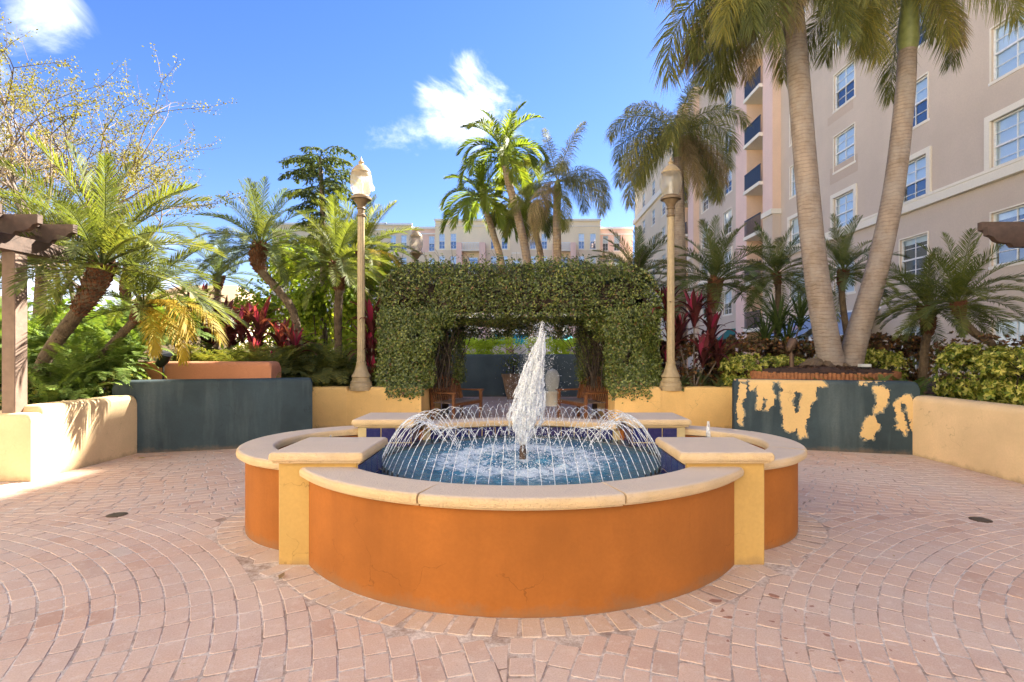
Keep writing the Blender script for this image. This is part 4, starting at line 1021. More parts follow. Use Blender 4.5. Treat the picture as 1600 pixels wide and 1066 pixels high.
# ------------------------------------------------------------------ fronds and palms
def frond(L=1.5, pitch=60, droop=80, n=44, ll=.36, lw=.02, a0=68, a1=30, vee=22, sag=.35, plum=False, start=.16, rach=.011, seed=0, p=1.25, mult=1, curl=0):
    rd = random.Random(seed); m = 14; pos = [Vector((0, 0, 0))]; el = []; ds = L/m
    for i in range(m+1): el.append(R(pitch-droop*(i/m)**p))
    for i in range(m): e = (el[i]+el[i+1])/2; pos.append(pos[-1]+Vector((math.cos(e), curl*i/m*.3, math.sin(e)))*ds)
    mb = MB(); mb.tube(pos, [rach*(1.25-1.1*i/m) for i in range(m+1)], 4, False)
    S_ = Vector((0, 1, 0))
    for i in range(n):
        t = start+(1-start)*i/(n-1); k = min(m-1, int(t*m)); f_ = t*m-k; q = pos[k].lerp(pos[k+1], f_); e = el[k]+(el[k+1]-el[k])*f_
        T = Vector((math.cos(e), 0, math.sin(e))); Nn = Vector((-math.sin(e), 0, math.cos(e))); u = (t-start)/(1-start)
        lv = ll*(math.sin(math.pi*(.14+.80*u))**.55)*(1 if u < .95 else .75); a = R(a0+(a1-a0)*u)
        for sd in (-1, 1):
            for r_ in range(mult):
                v = R(rd.uniform(-75, 85)) if plum else R(vee+rd.gauss(0, 7)); aa = a+R(rd.gauss(0, 4)); l = lv*rd.uniform(.85, 1.08)
                d = T*math.cos(aa)+S_*(sd*math.sin(aa)*math.cos(v))+Nn*(math.sin(aa)*math.sin(v))
                wv = (T-d*T.dot(d)); wv = wv.normalized()*lw*.5 if wv.length > 1e-4 else S_*lw*.5
                g1 = Vector((0, 0, -1))*sag*l
                b0, mid, tip = q, q+d*l*.5+g1*.16, q+d*l*.97+g1*.75
                mb.add([b0-wv*.5, b0+wv*.5, mid+wv, mid-wv, tip], [(0, 1, 2, 3), (3, 2, 4)])
    return mb
def frond_set(pitches, mat, n_each=1, **kw):
    out = []
    for i, (pt, dr) in enumerate(pitches):
        for j in range(n_each):
            me = frond(pitch=pt, droop=dr, seed=i*7+j, **kw).mesh('frond'); me.materials.append(mat); out.append((pt, me))
    return out
DATEP = [(84, 22), (72, 40), (60, 54), (47, 64), (32, 66), (16, 62), (-3, 52), (-26, 40)]
FS = {}
for key, mat in (('date', G_date), ('dateb', G_dateb), ('dark', G_dark)):
    FS[key] = frond_set(DATEP, mat, 2 if key != 'dark' else 1, L=1.55, n=62, ll=.33, lw=.0135, a0=64, a1=26, vee=24, sag=.16)
FS['yel'] = frond_set([(20, 95), (-10, 80)], G_yel, 1, L=1.5, n=46, ll=.33, lw=.022, a0=62, a1=28, vee=5, sag=.45)
FOXP = [(80, 30), (62, 80), (45, 110), (28, 115), (8, 95), (-15, 72), (-45, 40)]
FS['fox'] = frond_set(FOXP, G_fox, 1, L=2.3, n=72, ll=.54, lw=.0135, a0=70, a1=32, plum=True, mult=3, sag=.75, start=.10, rach=.018)
FS['foxd'] = frond_set([(-20, 60), (-50, 35)], G_dead, 1, L=2.2, n=60, ll=.48, lw=.0125, a0=60, a1=30, plum=True, mult=3, sag=.8, start=.10, rach=.016)
COCOP = [(82, 42), (65, 80), (48, 105), (30, 112), (10, 98), (-15, 70)]
FS['coco'] = frond_set(COCOP, G_coco, 1, L=2.0, n=58, ll=.55, lw=.036, a0=60, a1=25, vee=30, sag=.38, rach=.018)
FS['cocod'] = frond_set(COCOP, G_date, 1, L=2.0, n=44, ll=.55, lw=.045, a0=60, a1=25, vee=15, sag=.6, rach=.018)

def boots(mb, path, rads, n, s0, s1):
    """spiral of leaf-base stubs on the trunk"""
    P = [Vector(p) for p in path]; m = len(P)-1; rd = random.Random(n)
    for k in range(n):
        t = (k+.5)/n; i = min(m-1, int(t*m)); f_ = t*m-i; c = P[i].lerp(P[i+1], f_); T = (P[i+1]-P[i]).normalized(); r = rads[i]+(rads[i+1]-rads[i])*f_
        u = T.orthogonal().normalized(); w_ = T.cross(u); a = k*2.399; d = u*math.cos(a)+w_*math.sin(a); sdv = T.cross(d); s_ = (s0+(s1-s0)*t)*rd.uniform(.8, 1.2)
        b = c+d*r*.85; tip = b+d*s_*.55+T*s_*rd.uniform(.5, 1.1)
        mb.add([b-sdv*s_*.42-T*s_*.25, b+sdv*s_*.42-T*s_*.25, b+sdv*s_*.25+T*s_*.5, b-sdv*s_*.25+T*s_*.5, tip+d*.01-sdv*s_*.1, tip+sdv*s_*.1], [(0, 1, 5, 4), (1, 2, 5), (2, 3, 4, 5), (3, 0, 4)])
def smooth_path(pts, n=14):
    P = [Vector(p) for p in pts]; out = []; k = len(P)-1
    for i in range(n+1):
        t = i/n*k; a = min(k-1, int(t)); f_ = t-a; p0, p1, p2, p3 = P[max(a-1, 0)], P[a], P[a+1], P[min(a+2, k)]
        out.append(.5*((2*p1)+(p2-p0)*f_+(2*p0-5*p1+4*p2-p3)*f_*f_+(3*p1-p0-3*p2+p3)*f_**3))
    return out
def add_fronds(root, crown, sets, nf, scale, pmin, pmax, rd, az0=0, lean=(0, 0), power=1.0):
    base = Vector(root.location)
    for k in range(nf):
        t = (k+.5)/nf; pt = pmax+(pmin-pmax)*t**power; az = az0+k*2.399+rd.gauss(0, .12); st = sets
        best = sorted(st, key=lambda q: abs(q[0]-pt)+rd.random()*8)[0]
        o = link('frond', best[1], None, root, loc=Vector(crown)-base+Vector((rd.gauss(0, .015), rd.gauss(0, .015), -.05*t)), rot=(rd.gauss(0, .08)+lean[0], rd.gauss(0, .08)+lean[1], az))
        o.scale = (scale*rd.uniform(.88, 1.1),)*3
def date_palm(label, path, r0, r1, sets, nf=34, scale=1., pmin=-25, pmax=85, bootlen=.45, seed=0, extra=None, group='pygmy date palms of the courtyard beds', bootscale=.07, head=1.6, name='pygmy_date_palm'):
    rd = random.Random(seed); pts = smooth_path(path, 16); root = empty(name, pts[0], label, 'palm tree', group)
    m = len(pts)-1; cut = 1-bootlen
    rads = []
    for i in range(m+1):
        t = i/m; r = r0+(r1-r0)*t
        if t > cut: u = (t-cut)/bootlen; r = r1*(1+(head-1)*math.sin(math.pi*min(1, u*.72))**.7)
        rads.append(r*rd.uniform(.94, 1.06))
    mb = MB(); mb.tube(pts, rads, 12); me = mb.mesh('trunk', True)
    link('trunk', me, M_tdate, root, world=True)
    i0 = int(m*cut); bt = MB(); boots(bt, pts[i0:], rads[i0:], int(420*bootlen+60), bootscale, bootscale*1.1); tag(bt.build('leaf_bases', M_boot, root, smooth=False), kind='stuff')
    b2 = MB(); boots(b2, pts[:i0+1], rads[:i0+1], 70, bootscale*.55, bootscale*.6); tag(b2.build('leaf_scars', M_tdate, root, smooth=False), kind='stuff')
    add_fronds(root, pts[-1], sets, nf, scale, pmin, pmax, rd, az0=seed)
    if extra:
        for (az, pt, s_, st) in extra:
            best = sorted(st, key=lambda q: abs(q[0]-pt))[0]; o = link('frond', best[1], None, root, loc=pts[-1]-pts[0], rot=(0, 0, R(az))); o.scale = (s_,)*3
    return root
W3 = lambda px, py, Y: tuple(P2W(px, py, Y))
def bp(px, Y, z): return ((px-CX)*Y/F, Y, z)
# left bed
date_palm('big leaning date palm with a thick shaggy trunk behind the sunlit cream wall at left', [bp(40, 7.9, .66), W3(72, 558, 7.85), W3(120, 490, 7.75), W3(150, 440, 7.7), W3(160, 412, 7.65)], .085, .108, FS['dateb']+FS['date'], 44, 1.08, -8, 86, .46, 1, bootscale=.075, head=1.38)
date_palm('small leaning date palm with drooping yellow fronds, right of the big leaning palm', [bp(112, 8.35, .66), W3(132, 588, 8.3), W3(175, 538, 8.3), W3(208, 503, 8.3), W3(224, 478, 8.3)], .06, .06, FS['date']+FS['dateb'], 20, .80, 5, 85, .25, 2,
          extra=[(-8, 20, 1.05, FS['yel']), (-28, 20, .95, FS['yel']), (-20, -10, .85, FS['yel']), (10, 20, 1.0, FS['dateb']), (-45, -10, .75, FS['yel'])], bootscale=.06, head=1.7)
date_palm('date palm with a swollen shaggy head on a slanting bare trunk, above the burgundy plants', [bp(470, 12.6, .66), W3(462, 500, 12.6), W3(438, 458, 12.6), W3(412, 428, 12.6), W3(403, 408, 12.6), W3(407, 384, 12.6)], .085, .10, FS['date']+FS['dark'], 44, .98, -20, 86, .32, 3, bootscale=.105, head=1.75)
date_palm('upright date palm just left of the cracked lamp, its fronds reaching behind the post', [bp(530, 12.9, .66), W3(528, 500, 12.9), W3(530, 450, 12.9), W3(527, 412, 12.9)], .085, .10, FS['dateb']+FS['date'], 44, .98, -25, 84, .32, 4, bootscale=.105, head=1.7)
date_palm('date palm hidden behind the cracked lamp post with yellow skirt fronds', [bp(572, 15.0, .66), W3(562, 480, 15), W3(563, 425, 15), W3(566, 398, 15)], .10, .11, FS['dateb'], 42, 1.12, -25, 84, .3, 5, extra=[(-60, 20, 1., FS['yel']), (-20, 20, 1., FS['yel']), (-40, -10, 1., FS['yel'])], bootscale=.1, head=1.5)
date_palm('small far date palm between the two leaning palms and the burgundy plants', [bp(338, 15.0, .5), W3(340, 470, 15), W3(342, 432, 15)], .09, .09, FS['dark'], 26, .9, -10, 84, .35, 6)
date_palm('slim shaggy palm trunk standing behind the small leaning palm at left', [bp(198, 13.0, .5), W3(199, 500, 13), W3(196, 455, 13), W3(205, 420, 13)], .10, .09, FS['dateb'], 22, .8, 0, 84, .4, 16)
date_palm('palm with a pale straight trunk in the far left corner behind the pergola', [bp(60, 13.0, .5), W3(62, 470, 13), W3(75, 400, 13)], .13, .11, FS['dateb'], 26, 1.1, -10, 84, .35, 17)
# right bed
date_palm('date palm with rusty shaggy trunk just right of the intact lamp', [bp(1108, 12.8, .66), W3(1110, 520, 12.8), W3(1115, 470, 12.8), W3(1118, 440, 12.8)], .085, .10, FS['dark']+FS['date'], 40, .98, -15, 86, .4, 7, bootscale=.105, head=1.45)
date_palm('low date palm whose crown fans out over the right shoulder of the vine arch', [bp(1000, 15.2, .6), W3(998, 470, 15.2), W3(995, 432, 15.2)], .11, .11, FS['date']+FS['dark'], 36, .95, 0, 84, .3, 8)
date_palm('slender date palm with a thin dark trunk, left of the blue awning', [bp(1213, 15.0, .66), W3(1214, 500, 15), W3(1216, 455, 15), W3(1213, 428, 15)], .075, .08, FS['date']+FS['dark'], 40, .95, -35, 84, .2, 9, bootscale=.06, head=1.3)
date_palm('date palm whose fronds show between the two big ringed trunks', [bp(1335, 14.5, .66), W3(1320, 500, 14.5), W3(1315, 450, 14.5), W3(1318, 425, 14.5)], .08, .08, FS['dark']+FS['date'], 36, 1.0, -25, 84, .3, 10, bootscale=.07)
date_palm('date palm with a straight rusty trunk beside the dark ground floor window at right', [bp(1440, 10.8, .66), W3(1445, 545, 10.8), W3(1450, 510, 10.8), W3(1447, 480, 10.8)], .075, .085, FS['date'], 36, .74, -20, 84, .45, 11, bootscale=.075)
date_palm('date palm on a curved smooth trunk above the variegated shrub at far right', [bp(1578, 9.6, .66), W3(1556, 546, 9.6), W3(1522, 520, 9.6), W3(1502, 496, 9.6), W3(1497, 474, 9.6)], .065, .07, FS['date']+FS['dateb'], 38, .84, -10, 82, .22, 12, bootscale=.06, head=1.5)

def tall_palm(label, path, r0, r1, mat, sets, nf, scale, pmin, pmax, seed, shaft=.0, extra=None, name='foxtail_palm', group=None, ridges=0, az0=0, flare=1.25, power=1.0):
    rd = random.Random(seed); n = 60; pts = smooth_path(path, n); root = empty(name, pts[0], label, 'palm tree', group); rads = []
    for i in range(n+1):
        t = i/n; r = r0+(r1-r0)*t; r *= 1+(flare-1)*max(0, 1-t/.06)**2
        if ridges: r *= 1+ridges*(1 if i % 2 else -1)
        rads.append(r)
    MBt = MB(); MBt.tube(pts, rads, 20); me = MBt.mesh('trunk', True); link('trunk', me, mat, root, world=True)
    top = pts[-1]; T = (pts[-1]-pts[-4]).normalized()
    if shaft:
        s_ = MB(); s_.tube([top-T*.02, top+T*shaft*.12, top+T*shaft*.5, top+T*shaft], [r1*1.02, r1*1.22, r1*1.0, r1*.55], 16); s_.build('crownshaft', M_shaft, root); top = top+T*shaft*.93
    add_fronds(root, top, sets, nf, scale, pmin, pmax, rd, az0, power=power)
    for (az, pt, sc, st) in (extra or []):
        best = sorted(st, key=lambda q: abs(q[0]-pt))[0]; o = link('frond', best[1], None, root, loc=top-pts[0], rot=(rd.gauss(0, .1), rd.gauss(0, .1), R(az))); o.scale = (sc,)*3
    return root
dead = FS['foxd']
g_big = 'pair of big ringed palms in the log-edged mound'
tall_palm('thick ringed palm trunk, left one of the pair rising from the log edged mound', [bp(1303, 10.35, 1.10), W3(1290, 520, 10.35), W3(1272, 400, 10.3), W3(1258, 250, 10.25), W3(1243, 60, 10.2), W3(1238, 10, 10.2)],   .235, .175, M_tfox, FS['fox'], 15, 1.15, -30, 80, 21, .9,
          extra=[(200, -45, 1.15, FS['fox']), (170, -15, 1.2, FS['fox']), (178, 8, 1.5, FS['fox']), (196, 28, 1.45, FS['fox']), (186, -15, 1.3, dead), (235, -45, 1.05, FS['fox']), (260, -50, .95, dead), (300, -45, 1.0, FS['fox']), (150, -50, 1.0, dead), (130, -20, 1.1, FS['fox']), (215, -15, 1.15, FS['fox'])], group=g_big, ridges=.004, flare=1.2)
tall_palm('thick ringed palm trunk, right one of the pair, leaning right from the log edged mound', [bp(1326, 10.45, 1.10), W3(1338, 530, 10.45), W3(1368, 430, 10.45), W3(1396, 300, 10.4), W3(1413, 160, 10.35), W3(1418, 78, 10.35)], .225, .155, M_tfox, FS['fox'], 13, 1.1, -30, 80, 22, 1.5,
          extra=[(-50, -50, .85, dead), (-80, -45, .8, FS['fox']), (200, -45, .8, FS['fox'])], group=g_big, ridges=.004, flare=1.3)
tall_palm('foxtail palm with grey brown plumes above the intact lamp', [bp(1062, 16.0, .6), W3(1062, 400, 16), W3(1060, 300, 16), W3(1060, 246, 16)], .20, .14, M_tfox, FS['fox'], 14, 1.0, -28, 82, 23, .75,
          extra=[(180, 30, 1.05, FS['fox']), (200, 10, 1.1, FS['fox']), (165, -15, 1.15, FS['fox']), (10, -15, 1.1, dead), (-20, -20, 1.0, dead), (-60, -45, 1.0, dead), (-90, -50, .9, dead), (30, 8, 1.05, FS['fox'])], ridges=.005)
gc_ = 'palms rising behind the vine arch'
tall_palm('tallest bright green palm with curved trunk behind the centre of the vine arch', [bp(835, 20, .3), W3(826, 430, 20), W3(812, 350, 20), W3(796, 290, 20), W3(789, 256, 20)], .17, .13, M_tfox2, FS['coco'], 25, .98, -22, 84, 31, .5, name='coconut_palm', group=gc_)
tall_palm('shorter bright palm with drooping fronds, left of the tallest one behind the arch', [bp(800, 21, .3), W3(786, 430, 21), W3(772, 370, 21), W3(758, 325, 21)], .16, .11, M_tfox2, FS['coco'], 22, 1.0, -25, 82, 32, .45, name='coconut_palm', group=gc_)
tall_palm('dense darker palm right of the tallest one, partly behind the foxtail plumes', [bp(850, 22, .3), W3(846, 420, 22), W3(838, 370, 22), W3(828, 332, 22)], .15, .11, M_tfox2, FS['cocod']+FS['coco'], 24, 1.0, -30, 84, 33, .4, name='coconut_palm', group=gc_)
tall_palm('foxtail palm with one upright plume and hanging brown plumes behind the arch', [bp(872, 19, .3), W3(871, 420, 19), W3(870, 350, 19), W3(871, 300, 19)], .16, .13, M_tfox2, FS['fox'], 4, .95, 30, 86, 34, .4,
          extra=[(0, 28, 1.0, FS['fox']), (-25, 8, 1.0, FS['fox']), (190, -50, 1.05, dead), (220, -20, 1.0, dead), (-70, -45, .9, FS['fox']), (20, 45, 1., FS['fox']), (90, 80, 1.05, FS['fox']), (170, -15, .9, FS['fox'])], group=gc_)
# fishtail palm
def fishtail():
    base = bp(506, 15.5, .5); root = empty('fishtail_palm', base, 'dark feathery fishtail palm standing tall behind the left date palms', 'palm tree')
    mb = MB(); pts = smooth_path([base, W3(505, 400, 15.5), W3(503, 300, 15.5), W3(500, 245, 15.5)], 14); mb.tube(pts, [.11-.005*i for i in range(15)], 10); mb.build('trunk', M_bark, root)
    V, Fq = [], []
    rd = random.Random(8); fm = []
    for v in range(3):
        m_ = MB(); L = 1.0; el = R(70-16*v); pos = [Vector((L*t*math.cos(el*(1-.8*t)), 0, L*t*math.sin(el*(1-.9*t)))) for t in np.linspace(0, 1, 9)]
        m_.tube(pos, [.012*(1-.08*i) for i in range(9)], 4, False)
        for i in range(2, 9):
            for sd in (-1, 1):
                d = Vector((.6, sd, .15)).normalized(); b0 = pos[i]; l2 = .42*(1-.06*i); sub = [b0+d*l2*t+Vector((0, 0, -.12*t*t)) for t in (0, .5, 1)]
                m_.tube(sub, .004, 3, False)
                for k in range(20):
                    t = .1+.9*k/19; q = b0+d*l2*t+Vector((0, 0, -.12*t*t)); dd = (d+Vector((rd.gauss(0, .7), rd.gauss(0, .5), -.5-rd.random()*.5))).normalized(); l = rd.uniform(.10, .17); wv = dd.cross(Vector((0, 0, 1))).normalized()*l*.17
                    m_.add([q, q+dd*l*.7+wv, q+dd*l*1.0, q+dd*l*.75-wv], [(0, 1, 2, 3)])
        me = m_.mesh('frond'); me.materials.append(G_dark); fm.append(me)
    for k in range(40):
        t = k/39; q = pts[-1].lerp(pts[5], t*.95); o = link('frond', fm[k % 3], None, root, loc=q-pts[0], rot=(0, 0, k*2.399)); o.scale = (.72+.25*math.sin(math.pi*min(1, t+.25)),)*3
fishtail()

# bare tree with yellow leaves at upper left
def bare_tree(base, label, seed, h=7.2, spread=1.0, leaves=2600, trunks=4, name='bare_tree', mat=None):
    rd = random.Random(seed); root = empty(name, base, label, 'tree'); tips = []
    mb = MB(); tv = MB()
    def grow(p, d, L, r, lev):
        n = 5; pts = [Vector(p)]; dv = Vector(d).normalized()
        for i in range(n): dv = (dv+Vector((rd.gauss(0, .13), rd.gauss(0, .13), rd.gauss(0, .08)+.03))).normalized(); pts.append(pts[-1]+dv*L/n)
        (mb if lev < 3 else tv).tube(pts, [r*(1-.45*i/n) for i in range(n+1)], 7 if lev < 2 else (4 if lev < 4 else 3), False)
        if lev >= 5: tips.extend(pts[1:]); return
        if lev >= 4: tips.extend(pts[2:])
        k = 3 if lev < 4 else 2
        for j in range(k):
            q = pts[rd.choice((3, 4, 5))] if j else pts[-1]
            nd = (dv+Vector((rd.gauss(0, .5)*spread, rd.gauss(0, .5)*spread, rd.gauss(.12, .3)))).normalized(); grow(q, nd, L*rd.uniform(.62, .82), r*.55, lev+1)
    for t in range(trunks):
        a = 2*math.pi*t/trunks+rd.random(); grow(Vector(base)+Vector((.12*math.cos(a), .12*math.sin(a), 0)), (.35*math.cos(a)*spread, .35*math.sin(a)*spread, 1), h*.30, .11, 0)
    mb.build('trunk', M_bark, root); tag(tv.build('twigs', M_bark, root), kind='stuff')
    T = np.array([tuple(t) for t in tips]); idx = rng.integers(0, len(T), leaves); cl = vnoise(T[idx]*1.2, seed); keep = cl+.3*rng.random(leaves) > .56
    P = T[idx][keep]+rng.normal(0, .05, (keep.sum(), 3)); me = leaf_mesh('leaves', P, rng.normal(size=P.shape), .03, .07, LEAF2)
    tag(link('foliage', me, mat or G_tree, root, world=True), kind='stuff')
bare_tree((-12.6, 14.0, .4), 'large half bare tree with pale twigs and sparse yellow leaves at upper left', 4, 10.2, 1.35, 60000, 6)
bare_tree((-15.5, 13.0, .4), 'second half bare tree with pale seed clusters at the left edge', 9, 8.6, 1.1, 46000, 6, mat=G_dryfruit)

# ------------------------------------------------------------------ shrubs
bush('variegated_shrub', 'cream and green variegated shrub above the cream wall at left, beside the slate wall', 'shrub', [(-6.9, -6.0, 7.9, 8.7, .70, 1.20), (-6.75, -6.05, 8.5, 8.95, .75, 1.25), (-7.2, -6.2, 7.2, 8.1, .7, 1.05)], G_varieg2, 330, (.05, .085), WHORL5, amp=.12, depth=.2, clear=.3)
bush('variegated_shrub', 'large yellow variegated shrub above the right hand tan wall', 'shrub', [(6.1, 7.3, 6.3, 7.6, .80, 1.50), (6.4, 7.7, 7.2, 8.5, .72, 1.58), (6.15, 7.0, 5.4, 6.5, .80, 1.35)], G_varieg, 420, (.06, .10), WHORL, amp=.16, depth=.25, clear=.36, stems=14)
bush('variegated_shrub', 'low yellow variegated hedge left of the big ringed palms', 'shrub', [(4.05, 5.6, 10.4, 11.3, .72, 1.42)], G_varieg, 300, (.06, .095), WHORL, amp=.07, depth=.15, clear=.2)
bush('variegated_shrub', 'low yellow variegated hedge right of the big ringed palms', 'shrub', [(6.15, 7.7, 10.7, 11.6, .72, 1.55)], G_varieg, 300, (.06, .095), WHORL, amp=.07, depth=.15, clear=.2)
bush('croton_hedge', 'long brown croton hedge behind the right lamp and yellow wall', 'hedge', [(2.9, 4.6, 11.3, 12.3, .7, 1.78), (4.2, 6.2, 11.6, 12.8, .7, 1.85), (5.8, 7.6, 12.2, 13.4, .7, 1.80)], G_croton, 260, (.07, .12), WHORL5, amp=.12, depth=.25, clear=.3)
bush('croton_hedge', 'dark red brown croton bush in front of the dark ground floor window', 'hedge', [(7.4, 8.9, 11.6, 12.6, .7, 1.86)], G_croton, 210, (.08, .13), WHORL5, amp=.12, depth=.25, clear=.35)
bush('croton_hedge', 'sparse croton twigs above the far right variegated shrub', 'hedge', [(7.2, 9.2, 8.6, 9.8, .7, 1.72)], G_croton, 130, (.06, .10), WHORL5, amp=.14, depth=.3, clear=.5, stems=16)
bush('croton_hedge', 'brown green shrub at the foot of the right lamp post', 'shrub', [(2.6, 3.5, 11.05, 11.7, .7, 1.3), (3.4, 4.3, 11.1, 11.6, .7, 1.25)], G_croton, 240, (.05, .09), LEAF2, amp=.1, depth=.2, clear=.3)
bush('lime_hedge', 'bright lime green clipped hedge on top of the back slate blue wall', 'hedge', [(-5.0, -1.0, 18.3, 19.1, 1.1, 2.0), (-1.6, 1.6, 18.3, 19.1, 1.1, 2.02), (1.0, 5.0, 18.3, 19.1, 1.1, 2.0)], G_lime, 900, (.05, .10), LEAF2, amp=.06, depth=.2)
bush('leafy_tree', 'rounded bright green bush tree behind the slanting date palm', 'tree', [(-7.6, -5.2, 13.6, 15.4, .7, 3.25), (-6.0, -3.9, 13.2, 14.8, .9, 3.3)], G_bush, 260, (.09, .15), LEAF, amp=.35, depth=.6, clear=.3, stems=12)
bush('leafy_tree', 'bright yellow green bush filling the gap behind the left lamp post', 'tree', [(-4.9, -3.1, 14.2, 16.0, .7, 3.7)], G_bush, 240, (.09, .15), LEAF, amp=.3, depth=.6, clear=.32, stems=12)
bush('leafy_tree', 'green broadleaf tree just behind the fishtail palm', 'tree', [(-8.6, -6.2, 17, 19.5, 1.5, 5.2), (-6.6, -4.0, 17.5, 20, 1.5, 5.0)], G_bush, 150, (.13, .2), LEAF, amp=.5, depth=.8, clear=.35, stems=12)
bush('leafy_tree', 'low green shrub mass behind the left terracotta wall', 'shrub', [(-7.0, -5.2, 10.6, 11.3, .7, 1.40), (-5.6, -4.3, 11.2, 11.9, .7, 1.45)], G_date, 320, (.07, .12), LEAF2, amp=.15, depth=.3, clear=.25)
bush('leafy_tree', 'distant tree line shrub at the far left behind the bare trees', 'tree', [(-24, -14, 18, 22, .5, 3.2)], G_bush, 60, (.2, .3), LEAF, amp=.6, depth=.8, clear=.3)
bush('leafy_tree', 'dark green shrub filling the bed behind the left yellow wall', 'shrub', [(-4.6, -2.9, 11.3, 12.2, .7, 1.5)], G_date, 320, (.06, .10), LEAF2, amp=.12, depth=.25, clear=.25)
bush('leafy_tree', 'low dark shrub in the shade behind the croton hedge', 'shrub', [(8.0, 12.5, 13.5, 15.5, .3, 1.6)], G_date, 130, (.1, .16), LEAF2, amp=.2, depth=.3, clear=.2)
# ferns and low palms, one uncountable mass each
def fern_mass(name, label, pts, mat, sc, seed, L=1.0, ll=.15, lw=.024, nf=(11, 16)):
    rd = random.Random(seed); T = []
    for i, (pt, dr) in enumerate([(78, 60), (62, 85), (45, 90), (28, 80)]):
        T.append((lambda m_: (m_.v, m_.f))(frond(L=L, pitch=pt, droop=dr, n=38, ll=ll, lw=lw, a0=78, a1=55, vee=8, sag=.2, rach=.006, start=.08, seed=i)))
    lists = [[] for _ in T]
    for (x, y, z, s_) in pts:
        k = rd.randint(*nf)
        for j in range(k): lists[j*len(T)//k].append((x+rd.gauss(0, .04), y+rd.gauss(0, .04), z, rd.uniform(0, 6.28), s_*rd.uniform(.75, 1.15)*sc))
    items = []
    for t, l in zip(T, lists):
        if l: A = np.array(l); items.append((t, A[:, :3], rotz(A[:, 3]), A[:, 4]))
    me = join_parts(name, items); return tag(link(name, me, mat), label, 'ferns', kind='stuff')
rd = random.Random(2); pts = []
for k in range(190):
    x = rd.uniform(-10.5, -6.15); y = rd.uniform(7.2, 10.6); h = .7+max(0, (y-7.3))*.36
    pts.append((x, y, h+rd.uniform(-.05, .15), rd.uniform(.65, 1.05)))
fern_mass('fern_bed', 'mass of light green ferns under the big leaning palm at left', pts, G_fern, .85, 1)
pts = [(rd.uniform(-6.9, -4.6), rd.uniform(9.95, 11.0), .68+rd.uniform(0, .3), rd.uniform(.65, 1.0)) for _ in range(58)]+[(rd.uniform(-4.9, -3.9), rd.uniform(11.4, 12.0), .68+rd.uniform(0, .4), rd.uniform(.65, .95)) for _ in range(24)]
fern_mass('palm_seedlings', 'dense low palm fronds between the terracotta wall and the left lamp', pts, G_date, 1.0, 2, L=1.0, ll=.26, lw=.018)
pts = [(rd.uniform(-4.5, -3.1), rd.uniform(11.4, 11.8), .68, rd.uniform(.5, .7)) for _ in range(14)]
fern_mass('palm_seedlings', 'dark low fronds at the foot of the left lamp', pts, G_dark, .9, 3, L=.9, ll=.24, lw=.018)
pts = [(rd.uniform(3.6, 6.6), rd.uniform(9.2, 9.5), .72+rd.uniform(0, .1), rd.uniform(.3, .45)) for _ in range(11)]+[(rd.uniform(5.8, 7.6), rd.uniform(8.7, 9.4), .7, rd.uniform(.4, .6)) for _ in range(8)]
fern_mass('fern_tufts', 'small light green fern tufts in front of the log edging', pts, G_fern, .85, 4)
pts = [(rd.uniform(3.2, 4.4), rd.uniform(10.9, 11.3), .7, rd.uniform(.4, .6)) for _ in range(9)]
fern_mass('fern_tufts', 'dark green ferns under the croton hedge beside the right yellow wall', pts, G_dark, .8, 5)

# cordylines: rosettes of strap leaves on bare stems
def strap(L, w_, droop, seed):
    m_ = MB(); V = []; n = 7
    for i in range(n+1):
        t = i/n; e = R(80-droop*t**1.4); 
        if i == 0: x, z = 0, 0
        else: x += math.cos(e)*L/n; z += math.sin(e)*L/n
        ww = w_*math.sin(math.pi*(.12+.86*t))**.8*.5; V += [(x, -ww, z+.012*(ww/w_)*2), (x, 0, z-.0), (x, ww, z+.012)]
    m_.add(V, [(3*i+a, 3*i+a+1, 3*i+a+4, 3*i+a+3) for i in range(n) for a in (0, 1)]); return m_
def strap_set(mat, L=.5, w_=.085): 
    out = []
    for i, d in enumerate((10, 35, 65, 100, 130)): me = strap(L, w_, d, i).mesh('leaf'); me.materials.append(mat); out.append(me)
    return out
ST = {'cord': strap_set(G_cord, .56, .075), 'pink': strap_set(G_pinkl, .42, .09), 'yucca': strap_set(G_yucca, .62, .035)}
def cordyline(label, base, heads, seed, kinds=('cord', 'pink'), name='cordyline', cat='plant', group='burgundy cordyline plants', nl=22):
    rd = random.Random(seed); root = empty(name, base, label, cat, group); b = Vector(base)
    st = MB()
    for (hx, hy, hz, s_) in heads:
        st.tube([(0, 0, 0), (hx*.6, hy*.6, hz*.5), (hx, hy, hz)], [.02, .016, .013], 6)
        for k in range(nl):
            t = k/(nl-1); ms = ST[kinds[1]] if (t < .15 and kinds[1]) else ST[kinds[0]]
            me = ms[min(4, max(0, int(t*4.6+rd.uniform(-.4, .6))))]; o = link('leaf', me, None, root, loc=(hx, hy, hz-.22*t), rot=(rd.gauss(0, .1), rd.gauss(0, .1), k*2.399)); o.scale = (s_*rd.uniform(.85, 1.15),)*3
    st.build('stem', M_bark, root, world=False)
cordyline('burgundy cordyline clump right of the intact lamp with a crimson centre', (3.55, 11.2, .68), [(.0, 0, 1.5, 1.45), (.4, .1, 1.15, 1.3), (-.3, .1, 1.1, 1.2), (.15, -.1, .7, 1.2), (.5, 0, .7, 1.1)], 1)
cordyline('cordyline with a bright magenta head touching the right edge of the vine arch', (3.02, 11.15, .68), [(-.05, 0, 1.65, 1.25), (.05, .05, .95, 1.1), (.0, 0, .5, .9)], 2)
